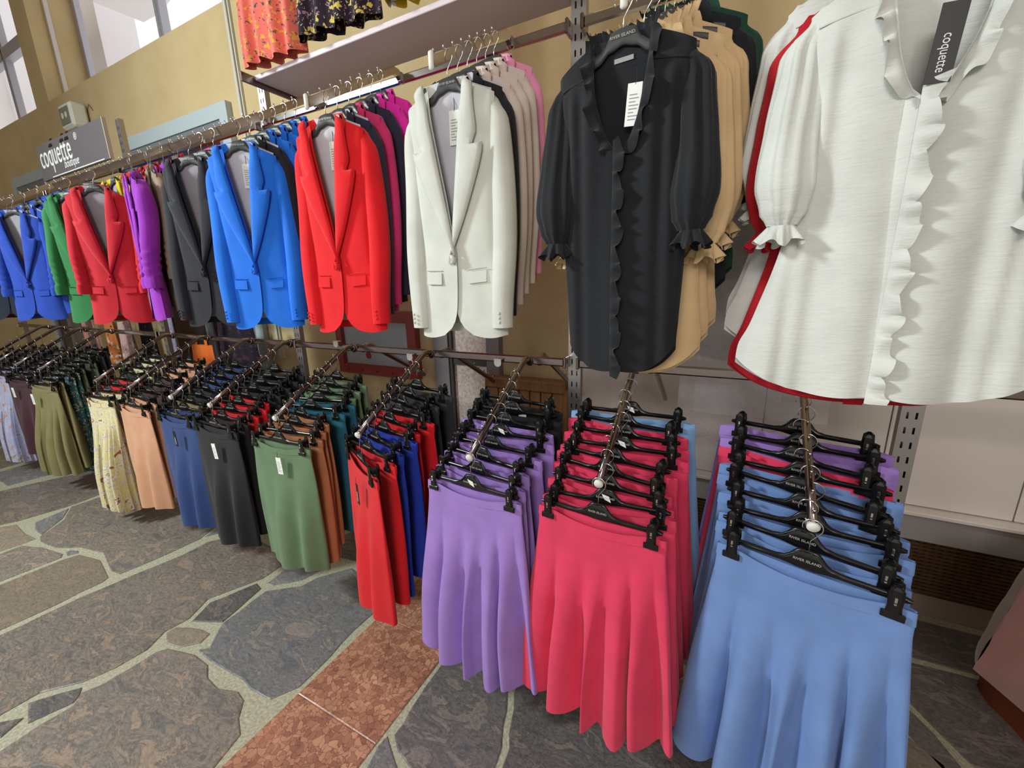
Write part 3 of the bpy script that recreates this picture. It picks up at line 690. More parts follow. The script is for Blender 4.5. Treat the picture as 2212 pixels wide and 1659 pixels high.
P_CORAL = floral('print_coral', (232, 116, 104), [((70, 92, 80), .25, 1.25), ((232, 172, 72), .30, .95), ((120, 90, 70), .15, 2.2)], 30)
P_DARK = floral('print_dark', (44, 34, 46), [((206, 184, 96), .30, 1.0), ((150, 112, 134), .26, 1.3), ((196, 186, 150), .18, 2.0)], 28)
P_YEL = floral('print_yellow', (224, 182, 46), [((70, 150, 214), .36, .7), ((236, 232, 228), .36, .8), ((60, 100, 60), .2, 1.4)], 13)
P_PINKD = floral('print_pale_pink', (214, 176, 170), [((232, 228, 232), .3, 1.0), ((180, 120, 120), .2, 1.5)], 11)
P_ORG = floral('print_orange', (214, 130, 70), [((222, 206, 196), .3, 1.0), ((150, 60, 50), .25, 1.5)], 12)
NM = {}
def nm(mt, name, kd=None): NM[mt.name] = name
for mt, n_ in ((C_BLUE, 'cornflower blue'), (C_PINK, 'coral pink'), (C_LILAC, 'lilac'), (C_RED, 'scarlet'), (C_COB, 'cobalt blue'), (C_GREEN, 'sage green'), (C_TAN, 'tan'), (C_TEAL, 'teal'), (C_BLK, 'black'), (C_NAVY, 'navy'),
               (C_NUDE, 'nude beige'), (C_OLIVE, 'olive'), (C_PALE, 'pale blue'), (C_BURG, 'burgundy'), (C_DOLIVE, 'dark olive'), (C_KHAKI, 'khaki'), (C_CHAR, 'charcoal'), (P_CREAM, 'cream floral'), (P_TEAL, 'teal floral'), (P_LIL, 'pale lilac floral'), (C_BURO, 'rust red')): nm(mt, n_)
def hash_(i, x): return random.Random(int(i*131+x*1000)).random()
def stack(x, items, armlabel, where, pitch=.034, yaw0=0.0, cap=True, sy=1.0, f0=-.03, yback=None):
    """items: (material, kind, count) from the front to the back"""
    arm(x, 'lower', armlabel, cap); seq = [(m_, k_) for m_, k_, n_ in items for _ in range(n_)]; n = len(seq); step = min(.125, 1.0/n)
    for i, (mt, kd) in enumerate(seq):
        p = arm_pt(x, 'lower', f0+.03+i*step); h = hash_(i, x)
        rz = math.radians((yback if yback is not None else yaw0) + (h-.5)*15) if i else math.radians(yaw0); p.x += (h-.5)*.022 if i else 0
        lb = 'trousers' if kd == 'wide' else 'skirt'; c_ = NM[mt.name]
        cut = {'flare': 'flared ', 'pencil': 'narrow ', 'long': 'long flared ', 'wide': 'wide '}[kd]
        skirt(kd, i == 0, i % 2, mt, p, rz, '%s %s%s, %s in the %s' % (c_, cut, lb, ordn(i, n), where), 'garments in the ' + where, lb, sy=sy*(.98+.04*hash_(i+3, x)), sx=1+.012*i)
        hanger('clip', p, rz, 'black clip hanger, %s in the %s' % (ordn(i, n), where), 'clip hangers in the ' + where, sticker=(h > .72 and x > -.6))
    return seq
R_ = [
 (.136, [(C_BLUE, 'flare', 6), (C_PINK, 'flare', 1), (C_LILAC, 'flare', 2)], 'cornflower blue skirt stack', -14),
 (-.187, [(C_PINK, 'flare', 8), (C_PALE, 'flare', 1)], 'coral pink skirt stack', -5),
 (-.468, [(C_LILAC, 'flare', 6), (C_BLK, 'pencil', 2)], 'lilac skirt stack', -3),
 (-.80, [(C_RED, 'pencil', 2), (C_COB, 'pencil', 2), (C_RED, 'pencil', 2), (C_CHAR, 'pencil', 3)], 'scarlet narrow skirt stack', -27),
 (-1.13, [(C_GREEN, 'pencil', 1), (C_TAN, 'pencil', 3), (C_TEAL, 'pencil', 2), (C_GREEN, 'pencil', 3)], 'sage and tan skirt stack', 3),
 (-1.465, [(C_BLK, 'pencil', 2), (C_RED, 'pencil', 3), (C_BLK, 'pencil', 4)], 'black and scarlet skirt stack', 0),
 (-1.71, [(C_NAVY, 'pencil', 2), (C_OLIVE, 'pencil', 1), (C_BLK, 'pencil', 2), (C_NAVY, 'pencil', 4)], 'navy narrow skirt stack', 0),
 (-2.03, [(C_NUDE, 'pencil', 2), (C_BURG, 'pencil', 3), (C_NUDE, 'pencil', 3)], 'nude beige skirt stack', 0),
 (-2.33, [(P_CREAM, 'wide', 2), (C_RED, 'pencil', 2), (C_BLK, 'pencil', 1), (P_CREAM, 'wide', 3)], 'cream floral trouser stack', 4),
 (-2.97, [(C_OLIVE, 'long', 2), (P_TEAL, 'wide', 2), (C_DOLIVE, 'long', 2), (C_KHAKI, 'long', 1), (C_BLK, 'long', 2)], 'long olive skirt stack', 8),
 (-3.30, [(C_BURG, 'pencil', 3), (C_BLK, 'pencil', 4)], 'burgundy skirt stack', 8),
 (-3.60, [(P_LIL, 'wide', 3), (C_BLK, 'pencil', 4)], 'lilac floral trouser stack', 8),
 (-3.86, [(C_BLK, 'pencil', 3), (C_BURG, 'pencil', 3)], 'leftmost lower stack', 8),
]
for x, items, where, yaw in R_:
    stack(x, items, 'chrome sloping lower arm that carries the '+where, where, yaw0=yaw, cap=x > -2, yback=-12 if yaw == -27 else None)
for o in [o for o in C.objects if o.name.startswith('skirt') and o.parent is None and 'front one' in o['label']]:
    l = o['label']
    if 'sage' in l: add_tag(o, (.03, -.042, -.20), rot=-.05)
    if l.startswith('black narrow') and 'black and' in l: add_tag(o, (.04, -.045, -.21), rot=-.12)
    if l.startswith('scarlet') : add_tag(o, (.06, -.045, -.20), black=True)
    if l.startswith('navy') : add_tag(o, (.06, -.05, -.20), black=True, rot=-.05)
    if l.startswith('olive') : add_tag(o, (-.05, -.06, -.20), rot=-.04)
    if l.startswith('burgundy') : add_tag(o, (-.02, -.05, -.2), rot=-.04)
for o in [o for o in C.objects if o.name.startswith('skirt') and o.parent is None and 'rearmost one in the lilac' in o['label']]: add_tag(o, (.05, -.03, -.165))
# rear arms
for x in (-.80, -1.13, -.475, -.187):
    arm(x+.03, 'lower', 'bare chrome arm on the back of the lower bar, behind the one ' + {-.80: 'with scarlet skirts', -1.13: 'with sage skirt', -.475: 'with lilac skirts', -.187: 'with pink skirts'}[x], cap=False, back=True)

# ------------------------------------------------------------------ blazers
def fold(x, z, seed, amp):
    return amp*(noise.noise(Vector((x*7+seed, z*1.3, seed*.7)))*1.6 + .5*noise.noise(Vector((x*16, z*2, seed*2.1))))
def blazer_meshes(seed, ruched=False):
    sw, hw, ww, zt, L = .168, .182, .150, -.100, .765      # shoulder, hem, waist half widths, top, length
    zh = zt-L; zb = -.60                                    # hem and button height
    def xo(z): return plc(-z, [(.14, sw), (.30, .160), (.56, ww), (.72, hw-.012), (-zh, hw)])
    def dep(z): return plc(-z, [(.10, .012), (.2, .024), (.5, .024), (-zh, .030)])
    def surf(x, z, back=False):
        w = xo(z); u = min(1, abs(x)/w); y = dep(z)*math.sqrt(max(0, 1-u**2.4)); y += fold(x, z, seed, .006)*sstep(.2, .5, -z)*(1-u**6)
        return y if back else -y
    def top(x): return -.104-.40*max(0, abs(x)-.07)         # shoulder line
    M = {}
    # front panels
    for side in (-1, 1):
        rows = []
        for i in range(33):
            t = i/32; row = []
            z_in = plc(t, [(0, -.104), (1, zh)]) if False else -.104+(zh+.104)*t
            if -z_in < -zb: xi = pl(-z_in, [(.104, .072), (-zb, -.012)])
            else: xi = -.012 + .016*((-z_in+zb)/(-zh+zb))**2 + (.055*((-z_in+zb+0)/(-zh+zb))**9)
            wo = xo(min(-.14, z_in-.0))
            for j in range(15):
                s = j/14; x = xi+(wo-xi)*s
                z = z_in - (.040*s if t < .5 else 0)*(1-sstep(0, .35, t))
                if t < .15: z = min(z, top(x)) if i == 0 else z-(.030*s)*0
                z += -.010*t*math.sin(s*3)+ .006*t
                y = surf(x, z) - (.006 if side == -1 else .0)*(1-s)*sstep(.4, .6, t)
                row.append((x*side, y, z))
            rows.append(row if side == 1 else row)
        q = MB(); q.grid(rows); M['front%d' % side] = q.mesh('front_panel', True)
    rows = []
    for i in range(25):
        t = i/24; row = []
        for j in range(25):
            s = j/12-1; z0 = -.104+(zh+.012+.104)*t; w = xo(min(-.14, z0)); x = s*w; z = z0-(.040*abs(s))*(1-sstep(0, .35, t))
            if i == 0: z = top(x)+(.012 if abs(x) < .07 else 0)
            row.append((x, surf(x, z, True), z))
        rows.append(row)
    q = MB(); q.grid(rows); M['back'] = q.mesh('back_panel', True)
    q = MB(); q.grid([[(p[0]*.95, p[1]*.5-.002, p[2]+.01*(1 if i == 0 else 0)) for p in r] for i, r in enumerate(rows[:-1])]); M['lining'] = q.mesh('lining', True)
    # lapels: fold line from neck to button, with a notch under the collar
    for side in (-1, 1):
        rows = []; N_ = 26
        for i in range(N_+1):
            t = i/N_; z = -.098+(zb+.098)*t; xf = .074+(-.012-.074)*t
            if t < .30: wd = plc(t, [(0, .034), (.30, .062)]); dz = .012*t
            elif t < .36: wd = .062-.026*(1-abs(t-.33)/.03)
            else: wd = .092 if t < .42 else .090*(1-((t-.42)/.58)**1.3)+.003
            row = []
            for j in range(6):
                s = j/5; x = xf+wd*s; zz = z+ (.018*s if t > .35 else -.022*s)*(1-t)
                y = min(surf(max(-.16, min(.16, x)), zz), -.018) - .008-.007*math.sin(s*PI*.8+.3) - (.005 if side == -1 else 0)
                row.append((x*side, y, zz))
            rows.append(row)
        q = MB(); q.grid(rows, thick=(0, .0035, 0)); M['lapel%d' % side] = q.mesh('lapel', True)
    # collar round the neck
    rows = []
    for k in range(25):
        a = -.0+PI*k/24; cx, cy = .078*math.cos(a), -.012+.030*math.sin(a)
        zc = -.100+.026*math.sin(a)
        o_ = Vector((math.cos(a), .8*math.sin(a), 0)).normalized()
        rows.append([(cx*.9, cy*.9-.002, zc-.028), (cx, cy, zc+.004), (cx+o_.x*.007, cy+o_.y*.007, zc+.006), (cx+o_.x*.016, cy+o_.y*.014, zc-.014), (cx+o_.x*.020, cy+o_.y*.019, zc-.036)])
    q = MB(); q.grid(rows); M['collar'] = q.mesh('collar', True)
    # sleeves
    Ls = .70 if not ruched else .50
    for side in (-1, 1):
        rows = []; R = 30
        for i in range(R+1):
            t = i/R; z = -.134-Ls*t; cx = plc(t, [(0, .146), (.12, .166), (.6, .180), (1, .170)]); cyy = .018-.030*sstep(.25, 1, t)
            rx = plc(t, [(0, .022), (.06, .036), (.2, .042), (.6, .039), (1, .036)]); ry = plc(t, [(0, .016), (.08, .026), (.2, .030), (.6, .031), (1, .030)])
            row = []
            for k in range(20):
                a = 2*PI*k/20; f = fold(math.cos(a)*.1+cx, z, seed+side*3, .005)*sstep(.1, .3, t)
                rr = 0
                if ruched and t > .72: rr = .004*math.sin((t-.72)*75+2*math.sin(a*2)+a)
                zz = z - (.020*max(0, math.cos(a)*side*1.0)*(1-sstep(0, .15, t))) + (0.0)
                row.append((side*cx+(rx+f+rr)*math.cos(a), cyy+(ry+f+rr)*math.sin(a), zz))
            row.append(row[0]); rows.append(row)
        q = MB(); q.grid(rows); c = [Vector(p) for p in rows[0][:-1]]; q.add(c+[sum(c, Vector())/20+Vector((0, 0, .008))], [(k, (k+1) % 20, 20) for k in range(20)])
        if ruched:
            base = rows[-1]; cuff = [[(p[0], p[1], p[2]) for p in base], [(p[0]+ (p[0]-side*.170)*.12, p[1]*1.05, p[2]-.03) for p in base], [(p[0]+(p[0]-side*.170)*.05, p[1], p[2]-.055) for p in base]]; q.grid(cuff)
        else:
            for k in range(3): q.cbox((side*.178, -.046, -.134-Ls+.02+k*.014), (.009, .005, .009), .4)
        M['sleeve%d' % side] = q.mesh('sleeve', True)
    # pocket flaps, button
    for side in (-1, 1):
        rows = [[(side*(.055+.066*j/4), surf(.055+.066*j/4, -.655-.036*i/3)-.002-.001*i-(.005 if side == -1 else 0), -.652-.038*i/3+.004*j/4) for j in range(5)] for i in range(4)]
        q = MB(); q.grid(rows, thick=(0, .004, 0)); q.tube([(side*.053, surf(.055, -.645)-.006, -.645), (side*.088, surf(.088, -.643)-.006, -.643), (side*.123, surf(.12, -.641)-.005, -.641)], .0018, 5); M['flap%d' % side] = q.mesh('pocket_flap', False)
    yb = surf(.0, -.612)-.020; q = MB(); q.tube([(-.002, yb+.010, -.612), (-.002, yb-.001, -.612), (-.002, yb-.003, -.612), (-.002, yb-.0015, -.612)], [.015, .015, .0125, .0095], 18)
    for a in (-.003, .001):
        for c in (-.614, -.610): q.tube([(a, yb-.001, c), (a, yb-.0035, c)], .0012, 5)
    M['button'] = q.mesh('button', True)
    q = MB(); q.box((-.022, .014, -.155), (.022, .0155, -.130)); M['nlabel'] = q.mesh('neck_label')
    return M
BZ = {('plain', 0): blazer_meshes(1.3), ('plain', 1): blazer_meshes(4.1), ('ruched', 0): blazer_meshes(2.2, True)}
LINING = cloth('lining_grey', (150, 146, 156), .5); LINW = cloth('lining_pale', (196, 196, 206), .5)
NL = text_mesh('coquette', .008, 'neck_label_text')
def blazer(kind, v, mt, loc, rz, label, group, lining=LINING, sx=1, sz=1, detail=True, cat='blazer', sy=1):
    M = BZ[kind, v]; t = thing('blazer', label, cat, loc, rz, group); t.scale = (sx, sy, sz)
    for s in (-1, 1):
        link('front_panel', M['front%d' % s], mt, t)
        link('sleeve', M['sleeve%d' % s], mt, t)
        link('lapel', M['lapel%d' % s], mt, t)
    link('back_panel', M['back'], mt, t); link('collar', M['collar'], mt, t)
    if detail:
        for s in (-1, 1): link('pocket_flap', M['flap%d' % s], mt, t)
        link('lining', M['lining'], lining, t); link('button', M['button'], mt, t)
        n = link('neck_label', M['nlabel'], tagblack, t); link('label_text', NL, whiteink, n, (0, .0135, -.143))
    return t
B = {k: cloth('suiting_'+k.replace(' ', '_'), c) for k, c in {
 'bright blue': (30, 116, 232), 'scarlet': (226, 26, 36), 'white': (208, 212, 205), 'black': (34, 36, 42), 'cream': (212, 198, 190), 'pale pink': (232, 150, 186), 'hot pink': (206, 50, 110),
 'magenta': (232, 44, 172), 'navy': (44, 40, 62), 'charcoal': (38, 38, 46), 'purple': (150, 48, 182), 'beige': (150, 130, 112), 'crimson': (190, 30, 44), 'yellow': (200, 178, 22), 'green': (44, 116, 66),
 'royal blue': (40, 74, 176), 'dark navy': (34, 40, 58), 'dark green': (28, 70, 48)}.items()}
def bstack(x, seq, where, yaw0, kind='plain', sx=.92, sz=1.0, f0=.17, step=.14, show_arm=True, lining=LINING, yback=None):
    if show_arm: arm(x, 'upper', 'chrome sloping upper arm that carries the '+where, cap=x > -1.0)
    n = len(seq)
    for i, c in enumerate(seq):
        p = arm_pt(x, 'upper', f0+i*step); p.z += .004; h = hash_(i, x+5); rz = math.radians(yaw0 if i == 0 else (yback if yback is not None else yaw0)+(h-.5)*6)
        tb = blazer(kind, 0 if kind == 'ruched' else i % 2, B[c], p, rz, '%s blazer, %s in the %s' % (c, ordn(i, n), where), 'blazers in the '+where, lining=lining, sx=sx*(1-.01*i), sz=sz, detail=i < 2, sy=1.25 if i == 0 else .85)
        if i == 0 and x > -1.3: tg = add_tag(tb, (.012, .006, -.165), rot=.04, scale=1.15); tg['label'] = 'long white care tag'
        tl = math.radians(-1) if (i == 0 and x > -1.3) else 0; tb.rotation_euler[1] = tl
        hanger('suit', p, rz, 'dark grey suit hanger, %s in the %s' % (ordn(i, n), where), 'suit hangers in the '+where, tilt=tl)
bstack(-.505, ['white', 'black', 'cream', 'cream', 'cream', 'pale pink'], 'white blazer stack', 4, lining=LINW, yback=2)
bstack(-.835, ['scarlet', 'navy', 'hot pink', 'navy', 'magenta', 'magenta'], 'scarlet blazer stack', 8, lining=LINW, yback=0)
bstack(-1.165, ['bright blue', 'black', 'bright blue', 'bright blue', 'bright blue', 'bright blue'], 'bright blue blazer stack', 24, lining=LINW, yback=6)
bstack(-1.40, ['charcoal', 'charcoal', 'magenta'], 'charcoal blazer stack', 22, yback=10)
bstack(-1.785, ['purple', 'beige', 'purple', 'crimson'], 'purple blazer stack', -20, 'ruched', yback=-14, f0=.24, step=.19)
bstack(-2.01, ['crimson', 'yellow', 'crimson', 'crimson'], 'crimson blazer stack', 40, 'ruched', yback=2, f0=.14, step=.24)
bstack(-2.22, ['green', 'dark green'], 'green blazer stack', 36, 'ruched', yback=40, f0=.14, step=.3)
bstack(-2.82, ['royal blue']*5, 'royal blue blazer stack', 36, 'ruched', yback=20, f0=.12, step=.17)
bstack(-3.15, ['dark navy', 'crimson', 'dark navy'], 'leftmost upper blazer stack', 40, 'ruched', yback=40, f0=.1)

# ------------------------------------------------------------------ ruffled blouses
def blouse_meshes(seed, sw, hw, L, vz, flare=.0):
    zt = -.092; zh = zt-L; M = {}
    def xo(z): return plc(-z, [(.10, sw), (.30, sw*.93), (.5, sw*.98), (-zh, hw)])
    def dep(z): return plc(-z, [(.10, .016), (.22, .034), (-zh, .038+flare)])
    def surf(x, z, back=False):
        w = xo(z); u = min(1, abs(x)/w); y = dep(z)*math.sqrt(max(0, 1-u**2.6))
        g = sstep(.17, .23, -z)
        y += g*(.006*math.sin(x*95+2*math.sin(x*31+seed)+seed)*(1-sstep(.35, .7, -z)*.4) + .010*sstep(.3, .8, -z)*math.sin(x*34+seed+z*1.5))*(1-u**6)
        y += fold(x, z, seed, .006)*(1-u**6)
        return y*.55 if back else -y
    def top(x): return zt-.008-.46*max(0, abs(x)-.07)
    def xin(z):
        return .078*max(0, 1-max(0, min(1, (-z+zt)/(-vz+zt)))**2.2)**.6 if z > vz else 0
    for side in (-1, 1):
        rows = []
        for i in range(41):
            t = i/40; z_in = zt-.008+(zh-zt+.008)*t; xi = xin(z_in)-.010; row = []; wo = xo(z_in)
            for j in range(29):
                s = j/28; x = xi+(wo-xi)*s; z = z_in-.050*s**1.3*(1-sstep(0, .3, t))
                if i == 0: z = top(x)
                z += sstep(.8, 1, t)*(.07*s**3*(1) - .012*math.sin(s*2.5))
                row.append((x*side, surf(x, z)-(.004 if side == -1 else 0)*(1-s), z))
            rows.append(row)
        q = MB(); q.grid(rows); M['front%d' % side] = q.mesh('front_panel', True)
        # yoke seam
        q = MB(); pts = [(side*(.075+(sw*.93-.075)*k/12), surf(.075+(sw*.93-.075)*k/12, -.165)-.003, -.168-.012*k/12) for k in range(13)]; q.tube(pts, .002, 5); M['seam%d' % side] = q.mesh('yoke_seam', True)
    rows = []
    for i in range(31):
        t = i/30; row = []
        for j in range(41):
            s = j/20-1; z0 = zt-.004+(zh-.015-zt)*t; w = xo(z0); x = s*w; z = z0-.050*abs(s)**1.3*(1-sstep(0, .3, t))+sstep(.8, 1, t)*.07*abs(s)**3
            if i == 0: z = top(x)+(.012 if abs(x) < .07 else 0)
            row.append((x, surf(x, z, True), z))
        rows.append(row)
    q = MB(); q.grid(rows); M['back'] = q.mesh('back_panel', True)
    # ruffles: along the neck edge and down the placket
    def ruffle(path, outw, amp, freq):
        rows = []; s = 0; prev = None
        for k, (p, n) in enumerate(path):
            if prev is not None: s += (Vector(p)-prev).length
            prev = Vector(p); wv = math.sin(s*freq+1.1*math.sin(s*freq*.37+seed)+seed); w2 = math.sin(s*freq*.5+seed*2)
            row = []
            for j in range(6):
                e = j/5; ww = outw*(1+.28*w2+.22*noise.noise(Vector((s*30, seed, 2))))*e
                row.append((p[0]+n[0]*ww, p[1]-.003-amp*e*(1.0+wv)*.9+ (.004 if j == 0 else 0), p[2]+n[2]*ww+.006*e*math.cos(s*freq)))
            rows.append(row)
        q = MB(); q.grid(rows); return q
    path = []
    for k in range(190):
        z = vz+.03+(zh-vz-.045)*k/189; path.append(((-.012, surf(-.012, z)-.008, z), (1, 0, 0)))
    M['placket'] = ruffle(path, .027, .010, 150).mesh('placket_ruffle', True)
    q = MB(); q.grid([[(-.030, surf(-.03, z)-.004, z), (-.014, surf(-.014, z)-.007, z), (.002, surf(.002, z)-.006, z)] for z in [vz+.01+(zh-vz-.01)*k/40 for k in range(41)]]); M['placket_strip'] = q.mesh('placket', True)
    path = []
    for side in (-1, 1):
        for k in range(80):
            t = k/79; t = (1-t) if side == -1 else t
            z = vz+(zt-vz)*t if side == 1 else vz+(zt-vz)*t
            path.append(((side*(xin(z)-.010), surf(xin(z), z)-.006, z), (-side*.25, 0, 1)) if False else ((side*(xin(z)-.008), min(-.016, surf(xin(z), z))-.004, z), (-side*.9, 0, .35)))
    M['neckr'] = ruffle(path[:80], -.024, .010, 120).mesh('neck_ruffle', True); M['neckl'] = ruffle(path[80:], -.024, .010, 120).mesh('neck_ruffle', True)
    rows = []
    for k in range(61):
        a = PI*k/60; wv = .005*math.sin(k*1.3); cx, cy = .080*math.cos(a), -.010+.026*math.sin(a)
        rows.append([(cx, cy, zt-.02), (cx*1.02, cy*1.02+.002, zt+.004), (cx*1.12+wv*.6, cy*1.2+wv, zt+.026+.004*math.sin(k*1.7))])
    q = MB(); q.grid(rows); M['collar'] = q.mesh('collar_frill', True)
    # puff sleeves closed by an elastic cuff with a frill
    Ls = .40
    for side in (-1, 1):
        rows = []; R = 34
        for i in range(R+1):
            t = i/R; z = zt-.046-Ls*t; cx = plc(t, [(0, sw-.016), (.2, sw+.004), (.7, sw+.014), (1, sw+.010)]); cy = .014-.034*sstep(.1, 1, t)
            rx = plc(t, [(0, .016), (.1, .036), (.5, .046), (.8, .053), (.93, .042), (1, .026)]); ry = plc(t, [(0, .012), (.1, .024), (.5, .036), (.8, .044), (.93, .036), (1, .022)])
            row = []
            for k in range(40):
                a = 2*PI*k/40; g = (.004*math.sin(a*9+seed+side)+.003*math.sin(a*5+z*6))*sstep(.03, .2, t)
                row.append((side*cx+(rx+g)*math.cos(a), cy+(ry+g)*math.sin(a), z-.02*max(0, math.cos(a)*side)*(1-sstep(0, .2, t))))
            row.append(row[0]); rows.append(row)
        q = MB(); q.grid(rows); c = [Vector(p) for p in rows[0][:-1]]; q.add(c+[sum(c, Vector())/40+Vector((0, 0, .006))], [(k, (k+1) % 40, 40) for k in range(40)])
        M['sleeve%d' % side] = q.mesh('sleeve', True)
        rows = []; zc = zt-.046-Ls; cx = side*(sw+.010); cy = -.020
        for i in range(5):
            row = []
            for k in range(97):
                a = 2*PI*k/96; rr = .026+.018*i/4+.010*(i/4)*math.sin(a*8+seed)+.004*math.sin(a*15)*(i/4); row.append((cx+rr*math.cos(a), cy+rr*math.sin(a), zc-.036*i/4+.008*(i/4)*math.sin(a*6+seed)))
            rows.append(row)
        q = MB(); q.grid(rows); M['cuff%d' % side] = q.mesh('cuff_frill', True)
    return M
BL = {'w': blouse_meshes(1.0, .188, .258, .80, -.345), 'b': blouse_meshes(2.4, .168, .150, .78, -.350), 'n': blouse_meshes(3.3, .165, .185, .74, -.33)}
def blouse(key, mt, loc, rz, label, group, sx=1, sz=1, cat='blouse', sy=1):
    M = BL[key]; t = thing('ruffled_blouse', label, cat, loc, rz, group); t.scale = (sx, sy, sz)
    for s in (-1, 1):
        for a, n in (('front', 'front_panel'), ('sleeve', 'sleeve'), ('cuff', 'cuff_frill'), ('seam', 'yoke_seam')): link(n, M['%s%d' % (a, s)], mt, t)
    link('back_panel', M['back'], mt, t); link('placket', M['placket_strip'], mt, t); link('placket_ruffle', M['placket'], mt, t)
    link('neck_ruffle', M['neckr'], mt, t); link('neck_ruffle', M['neckl'], mt, t); link('collar_frill', M['collar'], mt, t)
    return t
V = {'white': cloth('crepe_white', (206, 209, 205), .8, 'crepe'), 'black': cloth('crepe_black', (23, 26, 32), .8, 'crepe'), 'beige': cloth('crepe_beige', (208, 178, 134), .8, 'crepe'),
     'bottle green': cloth('crepe_green', (22, 66, 50), .8, 'crepe'), 'red': cloth('crepe_red', (172, 20, 34), .8, 'crepe')}
def vstack(x, seq, where, key0, yaw0, f0=-.02, step=.13, yback=0):
    arm(x, 'upper', 'chrome sloping upper arm that carries the '+where); n = len(seq)
    for i, c in enumerate(seq):
        p = arm_pt(x, 'upper', f0+i*step); p.z += .004; h = hash_(i, x+9); rz = math.radians(yaw0 if i == 0 else yback+(h-.5)*6)
        p.x += (.020+.014*i if key0 == 'b' and i else 0); p.y += .014 if i else 0; p.x -= (.016*min(i, 2) if key0 == 'w' else 0); t = blouse(key0 if (i == 0 or key0 == 'w') else 'n', V[c], p, rz, '%s ruffled blouse, %s in the %s' % (c, ordn(i, n), where), 'blouses in the '+where, sz=1 if i == 0 else (1.065 if key0 == 'w' and i == 1 else (1.10 if c == 'beige' else 1.0)), sx=.95 if (key0 == 'b' and i == 0) else (1.0 if key0 == 'w' else .98), sy=1 if i == 0 else .62)
        tl = math.radians(-1.5) if (i == 0 and key0 == 'b') else 0; t.rotation_euler[1] = tl
        hanger('suit', p, rz, 'dark grey suit hanger, %s in the %s' % (ordn(i, n), where), 'suit hangers in the '+where, tilt=tl)
        if i == 0 and c == 'black':
            add_tag(t, (.035, -.012, -.20), rot=.10, scale=1.05)
            n_ = MB(); n_.box((-.024, .006, -.142), (.024, .0075, -.132)); o = link('neck_label', n_.mesh('neck_label'), plain('label_grey', (150, 150, 152)), t)
        if i == 0 and c == 'white': add_tag(t, (.010, -.052, -.205), black=True, rot=.06, scale=1.35)
vstack(-.170, ['black', 'beige', 'beige', 'beige', 'black', 'bottle green'], 'black and beige blouse stack', 'b', -3)
vstack(.168, ['white', 'red', 'white', 'white'], 'white blouse stack', 'w', 0)

# ------------------------------------------------------------------ dresses on the shelf, garments behind, plastic bags
def drape_mesh(w0, w1, L, seed, nf=7, d=.03):
    rows = []
    for i in range(25):
        t = i/24; row = []
        for k in range(145):
            a = 2*PI*k/144; ca, sa = math.cos(a), math.sin(a); w = w0+(w1-w0)*t; x = w*math.copysign(abs(ca)**.6, ca)
            y = d*(.4+.6*t)*sa + .018*t*math.sin(nf*x/w*1.8+seed+math.sin(x*9)) + .006*noise.noise(Vector((x*9, seed, t*4)))
            row.append((x, y, -L*t-.005*t*math.sin(nf*x/w*1.5+seed)))
        rows.append(row)
    q = MB(); q.grid(rows); return q.mesh('drape', True)
def drape(name, label, cat, mt, x, y, ztop, L, w0, w1, seed, rz=0, group=None, hang=True):
    t = thing(name, label, cat, U(x, y, ztop), rz, group); link('dress_body', drape_mesh(w0, w1, L, seed), mt, t)
    if hang:
        q = MB()
        for s in (-1, 1): q.grid([[(s*w0*(.35+.25*j), -.004, .06*(1-i)) for j in range(2)] for i in range(2)], thick=(0, .003, 0))
        link('shoulder_strap', q.mesh('shoulder_strap'), mt, t)
    return t
drape('floral_dress', 'coral dress with tiny yellow and green flowers hanging over the shelf edge', 'dress', P_CORAL, -1.215, .905, 1.25, .62*S, .175, .195, 1.0, .1)
drape('floral_dress', 'dark dress with small yellow and mauve flowers over the shelf edge', 'dress', P_DARK, -.955, .905, 1.25, .61*S, .19, .235, 2.3, .08)
drape('floral_dress', 'yellow dress with large blue and white flowers above the shelf', 'dress', P_YEL, -.70, .905, 1.25, .61*S, .12, .14, 3.1, .05)
rb = MB(); rb.tube([(-1.46*S, .905*S, 2.27*S), (-.352*S, .905*S, 2.27*S)], .012, 10); o = rb.obj('hanging_rail', chrome, None, True); tag(o, 'chrome rail above the shelf that the floral dresses hang from', 'rail')
for x in (-1.46, -.352): upright_ext = None
# rear-side garments
for i, (px, lab, mt, w_, zt_, L_, cat, nmn) in enumerate((
    (205, 'pale pink plain dress hanging behind the crimson blazer', cloth('cloth_blush', (206, 140, 130)), .16, -.10, .66, 'dress', 'dress'),
    (245, 'orange and white printed dress hanging behind the rack', P_ORG, .10, -.10, .60, 'dress', 'dress'),
    (272, 'pale pink flowered dress hanging behind the rack', P_PINKD, .15, -.10, .68, 'dress', 'dress'),
    (312, 'black dotted dress hanging behind the rack next to the flowered one', floral('print_dots', (30, 28, 34), [((150, 140, 150), .16, 1.0)], 22), .14, -.12, .7, 'dress', 'dress'),
    (250, 'bright green skirt hanging low behind the rack', cloth('cloth_lime', (92, 150, 46)), .22, -.34, .45, 'skirt', 'skirt'),
    (412, 'bright orange top hanging low behind the navy skirts', cloth('cloth_orange', (216, 104, 30)), .20, -.30, .35, 'top', 'top'),
    (345, 'olive and pink printed dress hanging behind the purple blazer', P_LIL, .10, -.15, .6, 'dress', 'dress'),
    (480, 'dark printed dress hanging behind the rack below the bright blue blazer', floral('print_night', (38, 28, 40), [((70, 40, 60), .3, 1.0), ((60, 60, 70), .2, 2)], 14), .30, -.17, .55, 'dress', 'dress'),
    (150, 'khaki jacket hanging behind the rack at the far left', cloth('cloth_stone', (96, 84, 74)), .30, -.12, .7, 'jacket', 'jacket'))):
    p = at(px, 760, Y=1.2)
    drape(nmn, lab, cat, mt, p.x, 1.2+.012*i, zt_, L_, w_*.9, w_, i*1.7+.4, 0)
